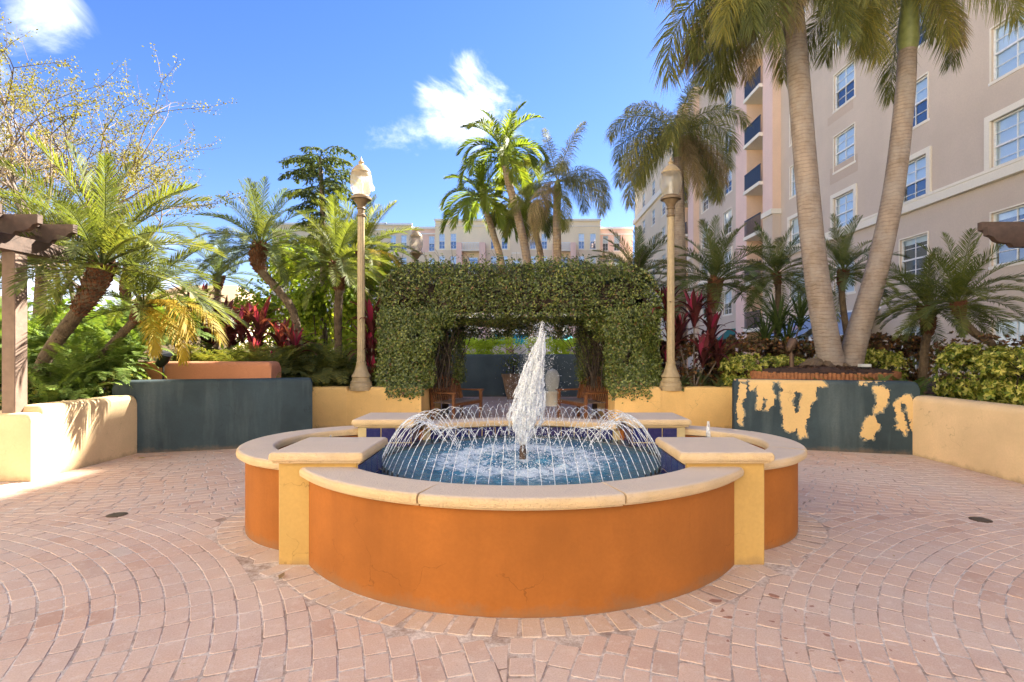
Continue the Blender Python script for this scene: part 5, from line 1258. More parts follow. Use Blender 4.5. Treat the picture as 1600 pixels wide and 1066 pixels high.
cordyline('cordyline with a vivid magenta head between the left lamp and the vine arch', (-3.1, 11.15, .68), [(.06, -.05, 1.35, 1.3), (.0, 0, .8, 1.1), (-.12, .1, 1.0, 1.15), (.05, 0, .35, 1.0)], 3)
cordyline('wide burgundy cordyline beneath the slanting date palm', (-5.35, 11.1, .68), [(0, 0, 1.25, 1.4), (.4, .1, .95, 1.3), (-.35, 0, 1.2, 1.4), (.7, 0, .8, 1.2), (-.65, .1, 1.0, 1.3), (-.1, 0, .8, 1.2)], 4)
cordyline('burgundy cordyline clump left of the slanting date palm', (-6.65, 11.3, .68), [(0, 0, 1.6, 1.4), (.4, .1, 1.35, 1.3), (-.35, 0, 1.4, 1.4), (-.6, .1, 1.1, 1.3), (.65, 0, 1.1, 1.3), (.2, -.1, 1.0, 1.2)], 5)
cordyline('small crimson cordyline low behind the terracotta wall', (-5.15, 10.55, .68), [(0, 0, .75, .8), (.3, 0, .6, .7)], 6, ('pink', 'pink'))
cordyline('spiky green dracaena between the big ringed trunks', (5.95, 12.6, .68), [(0, 0, 1.35, 1.5), (.25, .1, .9, 1.3), (-.3, 0, 1.0, 1.3), (.5, 0, 1.5, 1.3)], 7, ('yucca', None), 'dracaena', 'plant', None, 40)

# ------------------------------------------------------------------ log-edged mound, fixtures
mc = Vector((5.75, 10.45)); ME = empty('mulch_mound', (mc.x, mc.y, .68), 'mulch mound ringed by short timber stakes under the two big palms', 'planter')
mb = MB(); n = 40; V = []; prof = [(1.28, .40), (1.15, .48), (.7, .53), (.0, .55)]
for (r, z) in [(1.28, 0)]+prof:
    for k in range(n): a = 2*math.pi*k/n; V.append((r*math.cos(a), r*.82*math.sin(a), z+.03*mnoise.noise(Vector((r*3*math.cos(a), r*3*math.sin(a), 0)))))
mb.add(V, [(i*n+k, i*n+(k+1) % n, (i+1)*n+(k+1) % n, (i+1)*n+k) for i in range(4) for k in range(n)]); mb.build('soil', M_soil, ME, world=False)
sk = MB(); sk.tube([(0, 0, 0), (0, 0, .43), (0, 0, .45)], [.034, .034, .026], 8); SK = sk.mesh('stake', True); SK.materials.append(M_stake)
ns = 120
for k in range(ns):
    a = 2*math.pi*k/ns; o = link('stake', SK, None, ME, loc=(1.31*math.cos(a), 1.31*.82*math.sin(a), random.uniform(-.015, .01)))
n = 5200; r = np.sqrt(rng.random(n))*1.25; a = rng.uniform(0, 2*np.pi, n); z = .40+.15*(1-(r/1.25)**2); CH = ([(-.5, -.2, 0), (.5, -.15, 0), (.45, .2, .1), (-.4, .22, .05)], [(0, 1, 2, 3)])
me = scatter('chips', CH, np.stack([r*np.cos(a), r*.82*np.sin(a), z+.01+rng.random(n)*.02], 1), frames(rng.normal(0, .5, (n, 3))+[0, 0, 1]), rng.uniform(.03, .07, n)); tag(link('bark_chips', me, M_soil, ME), kind='stuff')
rt = MB(); rd = random.Random(4)
for k in range(16):
    a = 2*math.pi*k/16+rd.random()*.3; L = rd.uniform(.3, .55); cx_ = .05; rt.tube([(cx_+.15*math.cos(a), .12*math.sin(a), .62), (cx_+(.2+L*.5)*math.cos(a), (.2+L*.5)*.8*math.sin(a), .56), (cx_+(.2+L)*math.cos(a), (.2+L)*.8*math.sin(a), .48)], [.10, .06, .015], 7)
rt.build('root_flare', M_tdate, ME, world=False)
def path_light(x, y, z):
    r_ = empty('path_light', (x, y, z), 'bronze bullet spotlight on a short post, left of the big palms', 'light fixture')
    b = MB(); b.tube([(0, 0, 0), (0, 0, .24)], .042, 12); b.build('post', M_bronze, r_, world=False)
    b = MB(); b.tube([(0, 0, .24), (.0, 0, .29)], .02, 8); b.build('bracket', M_bronze, r_, world=False)
    b = MB(); b.tube([(-.06, -.02, .28), (-.05, -.02, .33), (.0, 0, .42), (.05, .02, .49), (.055, .02, .50)], [.03, .065, .075, .07, .02], 14); b.build('head', M_bronze, r_, world=False)
path_light(*(lambda v: (v.x, v.y, v.z))(P2W(1237, 574, 9.75)))
r_ = empty('spotlight', tuple(P2W(1351, 582, 9.8)), 'small boxy spotlight with a white top on the mulch mound', 'light fixture')
b = MB(); b.cbox(-.09, .09, -.06, .06, .10, .15, .006); b.build('hood', M_pale, r_, world=False)
b = MB(); b.cbox(-.06, .06, -.05, .05, .03, .10, .004); b.tube([(0, 0, -.15), (0, 0, .05)], .015, 8); b.build('housing', M_black, r_, world=False)
r_ = empty('spotlight', tuple(P2W(257, 575, 9.0)), 'black cylindrical spotlight above the left end of the terracotta wall', 'light fixture')
b = MB(); b.tube([(-.08, 0, .05), (.0, -.02, .14), (.06, -.05, .24)], [.07, .085, .095], 14); b.build('housing', M_black, r_, world=False)
b = MB(); b.tube([(-.02, 0, -.3), (-.02, 0, .1)], .015, 8); b.build('stake', M_black, r_, world=False)

# ------------------------------------------------------------------ benches, pot, ornament
def bench(sx, loc, label):
    r_ = empty('garden_bench', loc, label, 'bench', 'teak benches inside the arch', rz=-sx*R(24))
    Wd, D = 1.25, .58   # long in Y, back towards -sx side: front is +X (for the left one)
    def bx(nm, mat, x0, x1, y0, y1, z0, z1): b = MB(); b.cbox(min(sx*x0, sx*x1), max(sx*x0, sx*x1), y0, y1, z0, z1, .006); me = b.mesh(nm, True); fixn(me); return link(nm, me, mat, r_)
    for y in (-Wd/2, Wd/2-.06):
        bx('leg', M_bench, .50, .56, y, y+.06, 0, .62)
        b = MB(); b.sweep([(0, y+.03), (0, y+.031)], [(0, 0)]*3) if 0 else None
        m_ = MB(); q = [(0, 0), (.06, 0), (.04, .5), (-.05, .86), (-.11, .86), (-.02, .5)]; m_.add([(sx*a, y, z) for a, z in q]+[(sx*a, y+.06, z) for a, z in q], [tuple(range(6)), tuple(reversed(range(6, 12)))]+[(i, 6+i, 6+(i+1) % 6, (i+1) % 6) for i in range(6)])
        me = m_.mesh('leg'); fixn(me); link('leg', me, M_bench, r_)
        bx('armrest', M_bench, -.02, .60, y-.01, y+.07, .62, .655)
    for k in range(6): bx('seat_slat', M_bench2, .03+k*.088, .10+k*.088, -Wd/2+.02, Wd/2-.02, .415, .435)
    bx('rail', M_bench, .50, .54, -Wd/2+.06, Wd/2-.06, .34, .41)
    # arched back: slats with a curved top rail
    m_ = MB(); n = 12; pts = []
    for i in range(n+1): t = i/n; yy = -Wd/2+.03+(Wd-.06)*t; zz = .80+.13*math.sin(math.pi*t); pts.append((sx*(-.075-.01*math.sin(math.pi*t)), yy, zz))
    m_.tube(pts, .035, 8); m_.build('top_rail', M_bench, r_, world=False)
    for k in range(14):
        t = (k+.8)/14.6; yy = -Wd/2+.03+(Wd-.06)*t; zz = .80+.13*math.sin(math.pi*t); m_ = MB()
        m_.add([(sx*(.0), yy-.02, .44), (sx*.02, yy-.02, .44), (sx*.02, yy+.02, .44), (0, yy+.02, .44), (sx*-.09, yy-.02, zz), (sx*-.07, yy-.02, zz), (sx*-.07, yy+.02, zz), (sx*-.09, yy+.02, zz)], [(0, 1, 2, 3), (4, 5, 6, 7), (0, 1, 5, 4), (1, 2, 6, 5), (2, 3, 7, 6), (3, 0, 4, 7)])
        me = m_.mesh('back_slat'); fixn(me); link('back_slat', me, M_bench, r_)
bench(1, (-1.66, 12.1, 0), 'teak slatted bench on the left inside the arch, facing right')
bench(-1, (1.58, 12.1, 0), 'teak slatted bench on the right inside the arch, facing left')
r_ = empty('flower_pot', (-.28, 17.4, 0), 'tall terracotta pot with a straggly plant against the back wall', 'plant pot')
b = MB(); b.lathe([(.18, 0), (.24, .2), (.30, .5), (.335, .70), (.36, .71), (.36, .79), (.33, .79), (.31, .70), (.0, .69)], 24, cap=False); b.build('pot', M_terra, r_, world=False)
n = 260; d = rng.normal(size=(n, 3)); P = np.array([0, 0, 1.12])+d*np.array([.2, .2, .22])
tag(link('foliage', leaf_mesh('f', P, d, .05, .1), G_date, r_), kind='stuff')
b = MB(); rd = random.Random(1)
for k in range(9): b.tube([(0, 0, .65), (rd.gauss(0, .1), rd.gauss(0, .1), 1.0), (rd.gauss(0, .25), rd.gauss(0, .2), 1.35)], [.012, .008, .004], 5)
b.build('stem', M_vine, r_, world=False)
r_ = empty('stone_ornament', (.86, 15.2, 0), 'pale oval upright stone ornament right of the water column', 'ornament')
b = MB(); V = []; b.lathe([(.0, .38), (.10, .40), (.17, .52), (.205, .70), (.19, .86), (.13, .98), (.0, 1.04)], 24, cap=False); me = b.mesh('stone', True); o = link('stone', me, M_pale, r_); o.scale = (1, .5, 1)
b = MB(); b.lathe([(.20, 0), (.18, .25), (.20, .34), (.22, .36), (.22, .40), (.0, .40)], 24); b.build('pedestal', M_trim, r_, world=False)

# drains, leaf litter on the paving
for (x, y, lab) in [(-3.72, 5.0, 'small dark drain cover in the paving left of the fountain'), (4.10, 4.86, 'small dark drain cover in the paving right of the fountain')]:
    r_ = empty('drain_cover', (x, y, 0), lab, 'drain', 'drain covers in the plaza')
    b = MB(); b.lathe([(.085, -.01), (.085, .004), (.07, .005)], 20); b.build('grate', M_bronze, r_, world=False)
    b = MB()
    for k in range(5): b.box(-.06, .06, -.05+k*.022, -.042+k*.022, .005, .008)
    b.build('bar', M_steel, r_, world=False)
LL = scatter('fallen_leaf', ([(0, 0, .0), (-.25, .4, .12), (0, .5, .02), (.25, .4, .14), (0, 1, .15)], [(0, 2, 1), (0, 3, 2), (1, 2, 4), (2, 3, 4)]), np.zeros((1, 3)), np.eye(3)[None], [1.]); LL.materials.append(G_dryfruit)
for i, (px, py, s_, lab) in enumerate([(436, 906, .085, 'dry curled leaf on the bricks near the left front pier'), (228, 716, .1, 'yellow leaf on the bricks by the left slate wall'), (186, 933, .03, 'tiny dry leaf on the bricks at lower left')]):
    q = P2W(px, py, F*EYE/(py-HY)); o = link('fallen_leaf', LL, None, loc=(q.x, q.y, .004), rot=(0, 0, i*2.1)); o.scale = (s_,)*3; tag(o, lab, 'leaf')

# ------------------------------------------------------------------ pergolas left and right
def tail_beam(x0, x1, y, z, t=.07, h=.24, sx=1):
    """beam along X with a scrolled end at x1"""
    L = x1-x0; s_ = 1 if L > 0 else -1; q = [(x0, z), (x1-s_*.30, z), (x1-s_*.26, z+.045), (x1-s_*.16, z+.05), (x1-s_*.10, z+.075), (x1-s_*.06, z+.12), (x1, z+.14), (x1, z+h), (x0, z+h)]
    m_ = MB(); n = len(q); m_.add([(a, y-t/2, b) for a, b in q]+[(a, y+t/2, b) for a, b in q], [tuple(range(n)), tuple(reversed(range(n, 2*n)))]+[(i, n+i, n+(i+1) % n, (i+1) % n) for i in range(n)])
    me = m_.mesh('rafter'); fixn(me); return me
PL = empty('pergola', (-6.0, 6.45, .785), 'brown timber pergola whose post stands on the wall end at far left', 'pergola')
b = MB(); b.cbox(-6.085, -5.925, 6.36, 6.53, .785, 2.68, .008); b.build('post', M_post, PL)
b = MB(); b.cbox(-6.12, -5.90, 3.6, 7.1, 2.68, 2.86, .008); b.build('beam', M_wood, PL)
for k in range(6): link('rafter', tail_beam(-9.5, -5.62, 4.35+k*.5, 2.86), M_wood, PL, world=True)
b = MB()
for k in range(9): b.box(-9.3+k*.4, -9.22+k*.4, 4.0, 7.1, 3.06, 3.10)
b.build('batten', M_wood, PL)
PR = empty('pergola', (6.4, 6.2, 0), 'dark brown pergola rafter tails entering the picture at the right edge', 'pergola')
for k in range(3): link('rafter', tail_beam(9.2, 5.46+.02*k, 6.40-k*.55, 2.73+.0*k), M_wood, PR, world=True)
link('rafter', tail_beam(9.2, 5.66, 6.72, 2.86), M_wood, PR, world=True)
for y in (5.0, 6.55): b = MB(); b.cbox(6.4, 6.57, y, y+.17, 0, 2.73, .008); b.build('post', M_post, PR)
b = MB(); b.cbox(6.38, 6.59, 4.5, 6.9, 2.56, 2.73, .008); b.build('beam', M_wood, PR)
r_ = empty('pavilion', (-11.5, 19, 0), 'low tan tiled pavilion roof behind the burgundy plants at left', 'building')
b = MB(); b.add([(-13.2, 18, 3.15), (-9.4, 18, 3.15), (-9.4, 21.5, 3.15), (-13.2, 21.5, 3.15), (-12.3, 19.7, 3.9), (-10.3, 19.7, 3.9)], [(0, 1, 5, 4), (1, 2, 5), (2, 3, 4, 5), (3, 0, 4), (3, 2, 1, 0)]); b.build('roof', M_roof, r_, smooth=False)
b = MB(); b.box(-12.9, -9.7, 18.3, 21.2, 0, 3.15); b.build('wall', M_beige2, r_, smooth=False)

# ------------------------------------------------------------------ buildings
def window_set(w_, h, kind, axis='Y'):
    """meshes for one window, built in the plane X=0 looking towards -X (axis Y) with centre at origin; returns (frame, pane, blind)"""
    f_ = MB(); t = .05
    f_.box(-.02, .06, -w_/2, -w_/2+t, -h/2, h/2); f_.box(-.02, .06, w_/2-t, w_/2, -h/2, h/2); f_.box(-.021, .061, -w_/2+t, w_/2-t, h/2-t, h/2); f_.box(-.021, .061, -w_/2+t, w_/2-t, -h/2, -h/2+t)
    f_.box(-.028, .055, -w_/2+t, w_/2-t, -.03, .03)
    for zc in (h/4, -h/4): f_.box(-.006, .02, -w_/2+t, w_/2-t, zc-.012, zc+.012)
    f_.box(-.007, .019, -.014, .014, -h/2+t, h/2-t)
    f_.box(-.10, .0, -w_/2-.10, w_/2+.10, -h/2-.09, -h/2-.002)     # sill
    p = MB(); p.add([(.025, -w_/2+t, -h/2+t), (.025, w_/2-t, -h/2+t), (.025, w_/2-t, h/2-t), (.025, -w_/2+t, h/2-t)], [(0, 3, 2, 1)])
    bl = MB(); zb = {'full': -h/2, 'half': .02, 'none': h/2-.25}[kind]
    bl.add([(.10, -w_/2, zb), (.10, w_/2, zb), (.10, w_/2, h/2), (.10, -w_/2, h/2)], [(0, 3, 2, 1)])
    bl.add([(.16, -w_/2, -h/2), (.16, w_/2, -h/2), (.16, w_/2, h/2), (.16, -w_/2, h/2)], [(0, 3, 2, 1)])
    out = [f_.mesh('window'), p.mesh('pane'), bl.mesh('blind')]
    fixn(out[0]); out[0].materials.append(M_white); out[1].materials.append(M_glass); out[2].materials.append(M_blind); out[2].materials.append(M_dark); out[2].polygons[1].material_index = 1
    return out
WIN = {}
def put_window(bld, w_, h, kind, pos, rz=0):
    key = (round(w_, 2), round(h, 2), kind)
    if key not in WIN: WIN[key] = window_set(w_, h, kind)
    fr, pa, bl = WIN[key]; b0 = Vector(bld.location)
    o = link('window', fr, None, bld, loc=Vector(pos)-b0, rot=(0, 0, rz)); link('pane', pa, None, o); link('blind', bl, None, o); return o
def facade(bld, name, plane, y0, y1, z0, z1, opens, mat, depth=.14, axis='X', back=True):
    """wall panel in plane X=plane (facing -X) or, with axis 'Y', in plane Y=plane (facing -Y), with rectangular openings and reveals"""
    ys = sorted(set([y0, y1]+[v for o in opens for v in o[:2]])); zs = sorted(set([z0, z1]+[v for o in opens for v in o[2:]])); mb = MB()
    P = (lambda a, z, d=0: (plane+d, a, z)) if axis == 'X' else (lambda a, z, d=0: (a, plane+d, z))
    for a, b in zip(ys[:-1], ys[1:]):
        for c, d in zip(zs[:-1], zs[1:]):
            m1, m2 = (a+b)/2, (c+d)/2
            if any(o[0] < m1 < o[1] and o[2] < m2 < o[3] for o in opens): continue
            mb.add([P(a, c), P(b, c), P(b, d), P(a, d)], [(0, 1, 2, 3)])
    for (a, b, c, d) in opens:
        mb.add([P(a, c), P(b, c), P(b, d), P(a, d), P(a, c, depth), P(b, c, depth), P(b, d, depth), P(a, d, depth)], [(0, 1, 5, 4), (1, 2, 6, 5), (2, 3, 7, 6), (3, 0, 4, 7)])
    return mb.build(name, mat, bld, smooth=False)
# right-hand apartment building, facade in the plane X = 15.3
M_patch = stucco('repaint_taupe', (.55, .43, .33), var=.05, streak=.03, scl=.45)
XB = 15.3
RB = empty('apartment_building', (XB, 30, 0), 'tall taupe apartment building with pink balcony bays, filling the right side', 'building')
cols = [(12.2, 13.7), (16.05, 17.72), (20.5, 22.0), (25.0, 26.65), (29.3, 31.0), (39.6, 41.3), (44.6, 46.2)]
rows = [2.95, 6.0, 9.0, 12.0, 15.0, 18.0, 21.0]
opens = []; kinds = ['full', 'half', 'full', 'full', 'half', 'full']
special = {(3, 15.0): 'half', (1, 6.0): 'none', (2, 6.0): 'none', (2, 2.95): 'none'}
SURR = {}
H1, H2 = 22.8, 23.9
for ci, (a, b) in enumerate(cols):
    for ri, hd in enumerate(rows):
        z1 = hd if hd > 3 else 2.5; z0 = z1-1.72
        opens.append((a, b, z0, z1)); k = special.get((ci, hd), kinds[(ci*2+ri*3) % 6])
        if ci >= 5: k = 'half'
        put_window(RB, b-a, z1-z0, k, (XB+.09, (a+b)/2, (z0+z1)/2))
        e, zl, dp = (.20, .29, .07) if hd == 9.0 else (.05, .10, .022)
        key = (ci > 4, round(b-a, 2), hd == 9.0)
        if key not in SURR:
            m_ = MB(); w2, h2 = (b-a)/2, (z1-z0)/2; ou = [(-w2-e, -h2-zl), (w2+e, -h2-zl), (w2+e, h2+e), (-w2-e, h2+e)]; inn = [(-w2, -h2), (w2, -h2), (w2, h2), (-w2, h2)]
            m_.add([(-dp, y, z) for y, z in ou]+[(-dp, y, z) for y, z in inn]+[(.002, y, z) for y, z in ou]+[(.002, y, z) for y, z in inn],
                   [(i, (i+1) % 4, 4+(i+1) % 4, 4+i) for i in range(4)]+[(i, 8+i, 8+(i+1) % 4, (i+1) % 4) for i in range(4)]+[(4+i, 4+(i+1) % 4, 12+(i+1) % 4, 12+i) for i in range(4)])
            SURR[key] = m_.mesh('surround'); fixn(SURR[key]); SURR[key].materials.append(M_trim)
        link('window_surround', SURR[key], None, RB, loc=(0, (a+b)/2-30, (z0+z1)/2))
facade(RB, 'wall', XB, 2.0, 27.4, 0, H1, [o for o in opens if o[1] < 27.4], M_beige)
facade(RB, 'wall', XB, 27.4, 32.1, 0, H2, [o for o in opens if 27.4 < o[0] < 32], M_beige)
facade(RB, 'wall', XB, 37.6, 46.9, 0, H2, [o for o in opens if 37 < o[0] < 46.9], M_beige)
fw = [(y, y+1.5, z-1.7, z) for y in (53.6, 58.0, 62.5, 67.5) for z in (6, 9, 12, 15, 18, 21.4)]
facade(RB, 'wall', XB, 51.8, 73.6, 0, H2, fw, M_beige2)
for (a, b, c, d) in fw: put_window(RB, 1.5, 1.7, 'half', (XB+.09, (a+b)/2, (c+d)/2))
for (a, b) in [(2, 32.05), (37.65, 46.85), (51.8, 73.6)]:
    bd = MB(); q = [(.001, 7.0), (-.16, 7.0), (-.16, 7.27), (-.10, 7.28), (-.10, 7.33), (-.13, 7.34), (-.13, 7.44), (.001, 7.46)]; n = len(q)
    bd.add([(XB+x, a, z) for x, z in q]+[(XB+x, b, z) for x, z in q], [tuple(range(n)), tuple(reversed(range(n, 2*n)))]+[(i, n+i, n+(i+1) % n, (i+1) % n) for i in range(n)])
    me = bd.mesh('course'); fixn(me); link('string_course', me, M_trim, RB, world=True)
bd = MB(); bd.box(XB-.25, XB, 51.8, 73.6, 18.65, 19.25); bd.build('cornice', M_trim, RB, smooth=False)
rf = MB(); rf.box(XB, XB+18, 2, 27.5, H1-.3, H1-.02); rf.box(XB, XB+18, 27.4, 73.6, H2-.3, H2-.02); rf.build('roof', M_roofw, RB, smooth=False)
eb = MB(); eb.box(XB, XB+18, 73.3, 73.6, 0, H2); eb.box(XB, XB+18, 2.0, 2.2, 0, H1); eb.box(XB+17.8, XB+18, 2, 73.6, 0, H2-.3); eb.box(XB, XB+18, 27.402, 27.6, H1-.3, H2-.01); eb.build('end_wall', M_beige, RB, smooth=False)
def bay(ya0, ya1, yb0, yb1, zt):
    XP = 14.8
    for (a, b, near) in ((ya0, ya1, True), (yb0, yb1, False)):
        zc = 9.95 if near else 0
        p_ = MB(); p_.box(XP, XB+.6, a, b, zc, zt); p_.build('pillar', M_pink, RB, smooth=False)
        if near:
            p_ = MB(); p_.box(XP, XB+.6, a, b, 0, zc-.3); p_.build('pillar', M_beige, RB, smooth=False)
            p_ = MB(); p_.box(XP-.10, XB+.6, a-.08, b+.05, zc-.3, zc); p_.build('ledge', M_trim, RB, smooth=False)
            p_ = MB(); p_.box(XP+.01, XB+.0, a-.006, a, zc, zt); p_.build('reveal', M_peach, RB, smooth=False)
        else:
            p_ = MB(); p_.box(XP+.005, XB+.6, a-.008, a, 0, zt); p_.build('reveal', M_peach, RB, smooth=False)
    rc = MB(); rc.box(XB+1.6, XB+1.7, ya1, yb0, 0, zt); rc.build('recess_wall', M_peach, RB, smooth=False)
    sw = MB(); sw.box(XB+.6, XB+1.6, ya1-.05, ya1, 0, zt); sw.box(XB+.6, XB+1.6, yb0, yb0+.05, 0, zt); sw.build('recess_side', M_peach, RB, smooth=False)
    for k in range(1, 8):
        z = 3*k
        s_ = MB(); s_.box(XP-.22, XB+1.6, ya1+.002, yb0-.01, z-.22, z); s_.build('balcony_slab', M_trim, RB, smooth=False)
        r0 = MB(); r0.box(XP-.16, XP-.10, ya1+.01, yb0-.02, z+1.02, z+1.08)
        nb_ = max(10, int((yb0-ya1)/.11))
        for j in range(nb_+1): y = ya1+.02+(yb0-ya1-.06)*j/nb_; r0.box(XP-.145, XP-.12, y, y+.022, z, z+1.02)
        if k > 3: r0.box(XP-.135, XP-.13, ya1+.02, yb0-.03, z+.08, z+1.0)
        r0.build('railing', M_rail, RB, smooth=False)
        w_ = min(1.6, yb0-ya1-.3); put_window(RB, w_, 2.1, 'none', (XB+1.55, (ya1+yb0)/2, z+1.1))
bay(32.1, 33.4, 35.8, 37.6, H2+.5)
bay(46.9, 48.4, 50.1, 51.8, H2+.5)
for (a, b_, c_, d_) in ((24.75, 27.0, 9.75, 10.55), (25.1, 27.2, 12.75, 13.15), (28.3, 29.1, 6.1, 6.9)):
    m_ = MB(); m_.box(XB-.004, XB+.001, a, b_, c_, d_); m_.build('repaint_patch', M_patch, RB, smooth=False)
m_ = MB(); m_.box(XB-.03, XB+.001, 35.4, 35.75, 3.1, 3.75); m_.build('vent', M_bronze, RB, smooth=False)
# awnings
def awning(label, y0, y1, z0, z1, out_, mat, valance=None, badge=False, grp=None):
    r_ = empty('awning', (XB, (y0+y1)/2, z0), label, 'awning', grp)
    b = MB(); V = [(XB-.01, y0, z1), (XB-.01, y1, z1), (XB-out_, y1, z0), (XB-out_, y0, z0), (XB-.01, y0, z1-.03), (XB-.01, y1, z1-.03), (XB-out_, y1, z0-.03), (XB-out_, y0, z0-.03)]
    b.add(V, [(0, 1, 2, 3), (7, 6, 5, 4), (0, 3, 7, 4), (1, 5, 6, 2), (2, 6, 7, 3)]); b.build('canopy', mat, r_, smooth=False)
    b = MB(); b.box(XB-out_-.02, XB-out_+.01, y0, y1, z0-.22, z0); b.box(XB-.03, XB+.0, y0-.05, y1+.05, z1, z1+.08); b.build('valance', valance or mat, r_, smooth=False)
    if badge:
        t = Vector((-(out_-.01), 0, z0-z1)).normalized(); nn = Vector((t.z, 0, -t.x)); nn = nn if nn.x < 0 else -nn; c = Vector((XB-out_*.55, (y0+y1)/2, z1+(z0-z1)*.55))+nn*.008; u = Vector((0, 1, 0))
        for rr, mt, off in ((.42, M_red, 0), (.33, M_white, .004), (.27, M_red, .008)):
            b = MB(); n = 28; b.add([c+nn*off]+[c+nn*off+(u*math.cos(2*math.pi*k/n)*.8+t*math.sin(2*math.pi*k/n))*rr for k in range(n)], [(0, 1+k, 1+(k+1) % n) for k in range(n)]); b.build('badge', mt, r_, smooth=False)
        b = MB()
        for k in (-.12, 0, .12): q = c+nn*.012+t*k; b.add([q-u*.2-t*.025, q+u*.2-t*.025, q+u*.2+t*.025, q-u*.2+t*.025], [(0, 1, 2, 3)])
        b.build('badge_stripe', M_white, r_, smooth=False)
awning('slate blue awning with a round red badge, behind the left big trunk', 26.9, 30.6, 2.25, 3.35, 1.6, M_blueaw, M_white, True)
awning('slate blue awning between the two big ringed trunks', 23.2, 26.3, 2.25, 3.35, 1.4, M_blueaw, M_white)
awning('small dark green awning beside the cordyline right of the lamp', 38.0, 40.5, 2.1, 3.1, 1.2, M_greenaw)
# rear building across the courtyard, plane Y = 74
YB = 74.0
BB = empty('apartment_building', (0, YB, 0), 'cream and pink apartment building across the courtyard behind the arch', 'building')
K = YB/F
wx = lambda px: (px-CX)*K
wz = lambda py: EYE+(HY-py)*K
def bblock(px0, px1, ytop, mat, wins, yoff=0, lip=True, low=None, opw=9):
    ops = []
    for (px, w_, zt_, zb_) in wins:
        ops.append((wx(px), wx(px+w_), wz(zb_), wz(zt_)))
        for k in range(1, 5): ops.append((wx(px), wx(px+w_), wz(zb_)-3.05*k, wz(zt_)-3.05*k))
    pl = YB+yoff; top = wz(ytop)
    split = wz(391)
    facade(BB, 'wall', pl, wx(px0), wx(px1), split, top, [o for o in ops if o[2] > split], mat, axis='Y')
    facade(BB, 'wall', pl, wx(px0), wx(px1), 0, split, [o for o in ops if o[3] < split], low or M_beige2, axis='Y')
    for (a, b, c, d) in ops: put_window(BB, b-a, d-c, 'half' if (b-a) < 1.2 else 'none', ((a+b)/2, pl+.09, (c+d)/2), rz=hp)
    m_ = MB()
    m_.box(wx(px0), wx(px1), pl+.01, pl+12, top-.3, top-.05); m_.build('roof', M_roofw, BB, smooth=False)
    m_ = MB(); m_.box(wx(px0), wx(px0)+.2, pl+.01, pl+12, 0, top-.3); m_.box(wx(px1)-.2, wx(px1), pl+.01, pl+12, 0, top-.3); m_.build('side_wall', mat, BB, smooth=False)
    m_ = MB(); m_.box(wx(px0)-.1, wx(px1)+.1, pl-.25, pl+.01, top, top+.28); m_.box(wx(px0)-.03, wx(px1)+.03, pl-.12, pl+.01, top-.75, top-.6); m_.build('cornice', M_white if lip else M_trim, BB, smooth=False)
W_ = lambda l: [(p, 9, 365, 389) for p in l]
bblock(600, 641, 350, M_beige2, W_([607, 624]), 1.0)
bblock(641, 680, 354, M_pink, W_([667]), 1.6)
bblock(680, 765, 346, M_creamb, W_([686, 704])+[(732, 15, 367, 392)], 0, False)
bblock(765, 797, 346, M_creamb, W_([767, 784]), 0, False)
bblock(797, 826, 340, M_beige2, [(801, 11, 372, 396)], -.5, False)
bblock(826, 892, 346, M_creamb, W_([828, 846])+[(872, 15, 367, 392)], 0, False)
bblock(892, 938, 346, M_creamb, W_([904, 922]), 0, False)
bblock(938, 992, 355, M_pink, W_([944, 962]), 1.4)
bblock(420, 600, 349, M_beige2, W_([446, 457, 500, 540, 575]), 1.0)
m_ = MB(); m_.box(wx(769), wx(830), YB+4, YB+10, 15, wz(320)); m_.box(wx(769)-.2, wx(830)+.2, YB+3.8, YB+10.2, wz(320), wz(320)+.3); m_.build('stair_tower', M_beige2, BB, smooth=False)
m_ = MB()
for (a, b) in ((715, 723), (750, 759), (863, 871), (890, 898)): m_.box(wx(a), wx(b), YB-1.4, YB-.01, 0, wz(382))
m_.build('balcony_pier', M_pink, BB, smooth=False)
for (a, b) in ((723, 750), (871, 890)):
    m_ = MB(); m_.box(wx(a), wx(b), YB-1.4, YB-.01, wz(395), wz(393)); m_.build('balcony_slab', M_trim, BB, smooth=False)
    m_ = MB(); m_.box(wx(a), wx(b), YB-1.42, YB-1.36, wz(383), wz(382))
    for k in range(12): x = wx(a)+(wx(b)-wx(a))*(k+.5)/12; m_.box(x, x+.05, YB-1.4, YB-1.37, wz(393), wz(383))
    m_.build('railing', M_white, BB, smooth=False)
m_ = MB(); m_.tube([(wx(1000)-8.4, YB+3, wz(353)), (wx(1000)-8.4, YB+3, wz(344))], .05, 5); m_.box(wx(1000)-9.5, wx(1000)-7.0, YB+2.98, YB+3.02, wz(345), wz(344.3)); m_.build('roof_aerial', M_rail, BB, smooth=False)
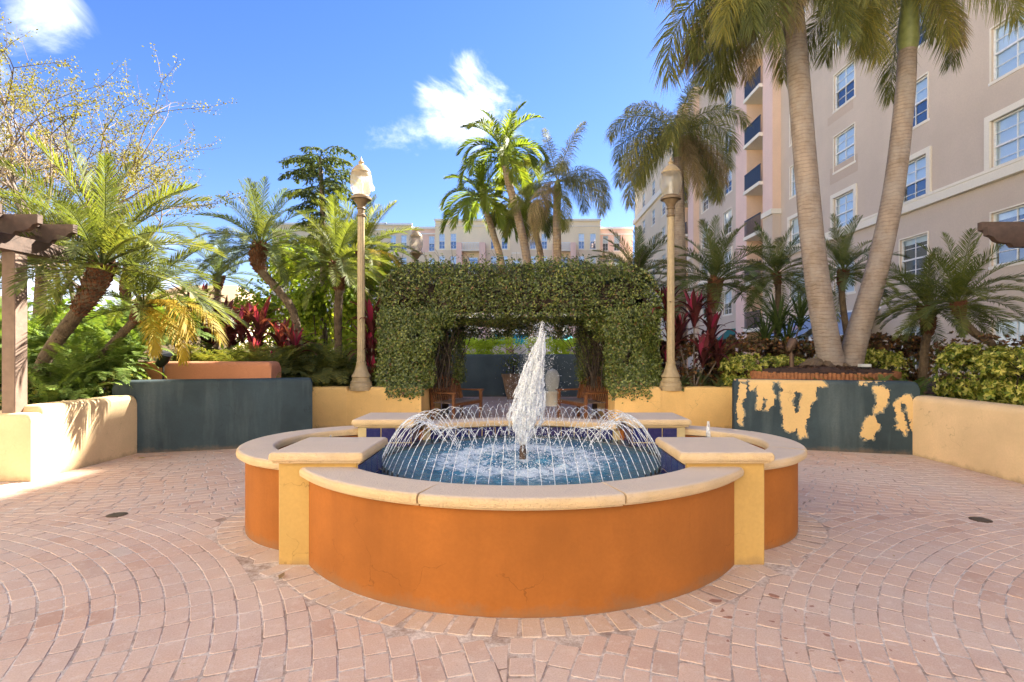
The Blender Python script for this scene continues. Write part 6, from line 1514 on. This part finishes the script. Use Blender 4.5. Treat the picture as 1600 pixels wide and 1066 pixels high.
for i, (x0, x1, z1, mt, lab) in enumerate([(-8.9, -6.9, 3.6, M_greenaw, 'dark green shop awning at the left seen under the arch'), (-3.3, 1.0, 3.7, M_teal, 'teal shop awning in the middle seen under the arch'), (2.4, 6.2, 3.6, M_teal, 'teal shop awning right of the water jet under the arch')]):
    r_ = empty('awning', (x0, 66, 0), lab, 'awning', 'shop awnings of the rear building')
    b = MB(); b.add([(x0, 67, z1), (x1, 67, z1), (x1, 65, z1-.9), (x0, 65, z1-.9), (x1, 65, z1-1.3), (x0, 65, z1-1.3)], [(0, 1, 2, 3), (3, 2, 4, 5)]); b.build('canopy', mt, r_, smooth=False)
    b = MB(); b.tube([(x0+.1, 65.1, 0), (x0+.1, 65.1, z1-1)], .06, 6); b.tube([(x1-.1, 65.1, 0), (x1-.1, 65.1, z1-1)], .06, 6); b.build('pole', M_trim, r_)

# unseen wings added behind and left of the camera to bounce light
M_bounce_wing = stucco('bounce_wing_stucco', (.78, .70, .57), var=.04, streak=.03, scl=.3)
CB = empty('apartment_building', (0, -15, 0), 'unseen cream wing added behind the viewer to bounce light into the plaza', 'building')
hid = [(x, x+1.5, z-1.7, z) for x in range(-22, 14, 5) for z in (3, 6, 9, 12, 15, 18)]
# wall faces +Y here: build the panel, then the windows look back to the plaza
facade(CB, 'wall', -15, -26, 16, 0, 20.5, [], M_bounce_wing, axis='Y')
for (a, b, c, d) in hid:
    put_window(CB, 1.5, 1.7, 'half', ((a+b)/2, -14.94, (c+d)/2), rz=-hp)
LB = empty('apartment_building', (-26, 0, 0), 'unseen cream wing added left of the plaza to bounce light', 'building')
facade(LB, 'wall', -26, -15, 20, 0, 20.5, [], M_bounce_wing, axis='X')
for y in range(-12, 19, 5):
    for z in (3, 6, 9, 12, 15, 18): put_window(LB, 1.5, 1.7, 'half', (-25.94, y+.75, z-.85), rz=math.pi)

rd = random.Random(12); P = []
for k in range(230):
    r0 = rd.random()
    if r0 < .4: x, y = rd.choice((-1, 1))*(5.66-abs(rd.gauss(0, .18))), rd.uniform(5, 7.9)
    elif r0 < .7: u = rd.random(); x, y = rd.choice((-1, 1))*(3.4+2.3*u), 8.45-.62*u-abs(rd.gauss(0, .2))
    else: x, y = rd.uniform(-5, 5), rd.uniform(2, 8)
    if fdist(x, y)[0] < .05: continue
    P.append((x, y, .004))
P = np.array(P); me = scatter('litter', ([(0, 0, .0), (-.25, .4, .12), (0, .5, .02), (.25, .4, .14), (0, 1, .15)], [(0, 2, 1), (0, 3, 2), (1, 2, 4), (2, 3, 4)]), P, rotz(rng.uniform(0, 6.28, len(P))), rng.uniform(.008, .03, len(P)))
tag(link('leaf_litter', me, G_dryfruit), 'tiny dry leaf scraps scattered over the brick paving', 'leaves', kind='stuff')
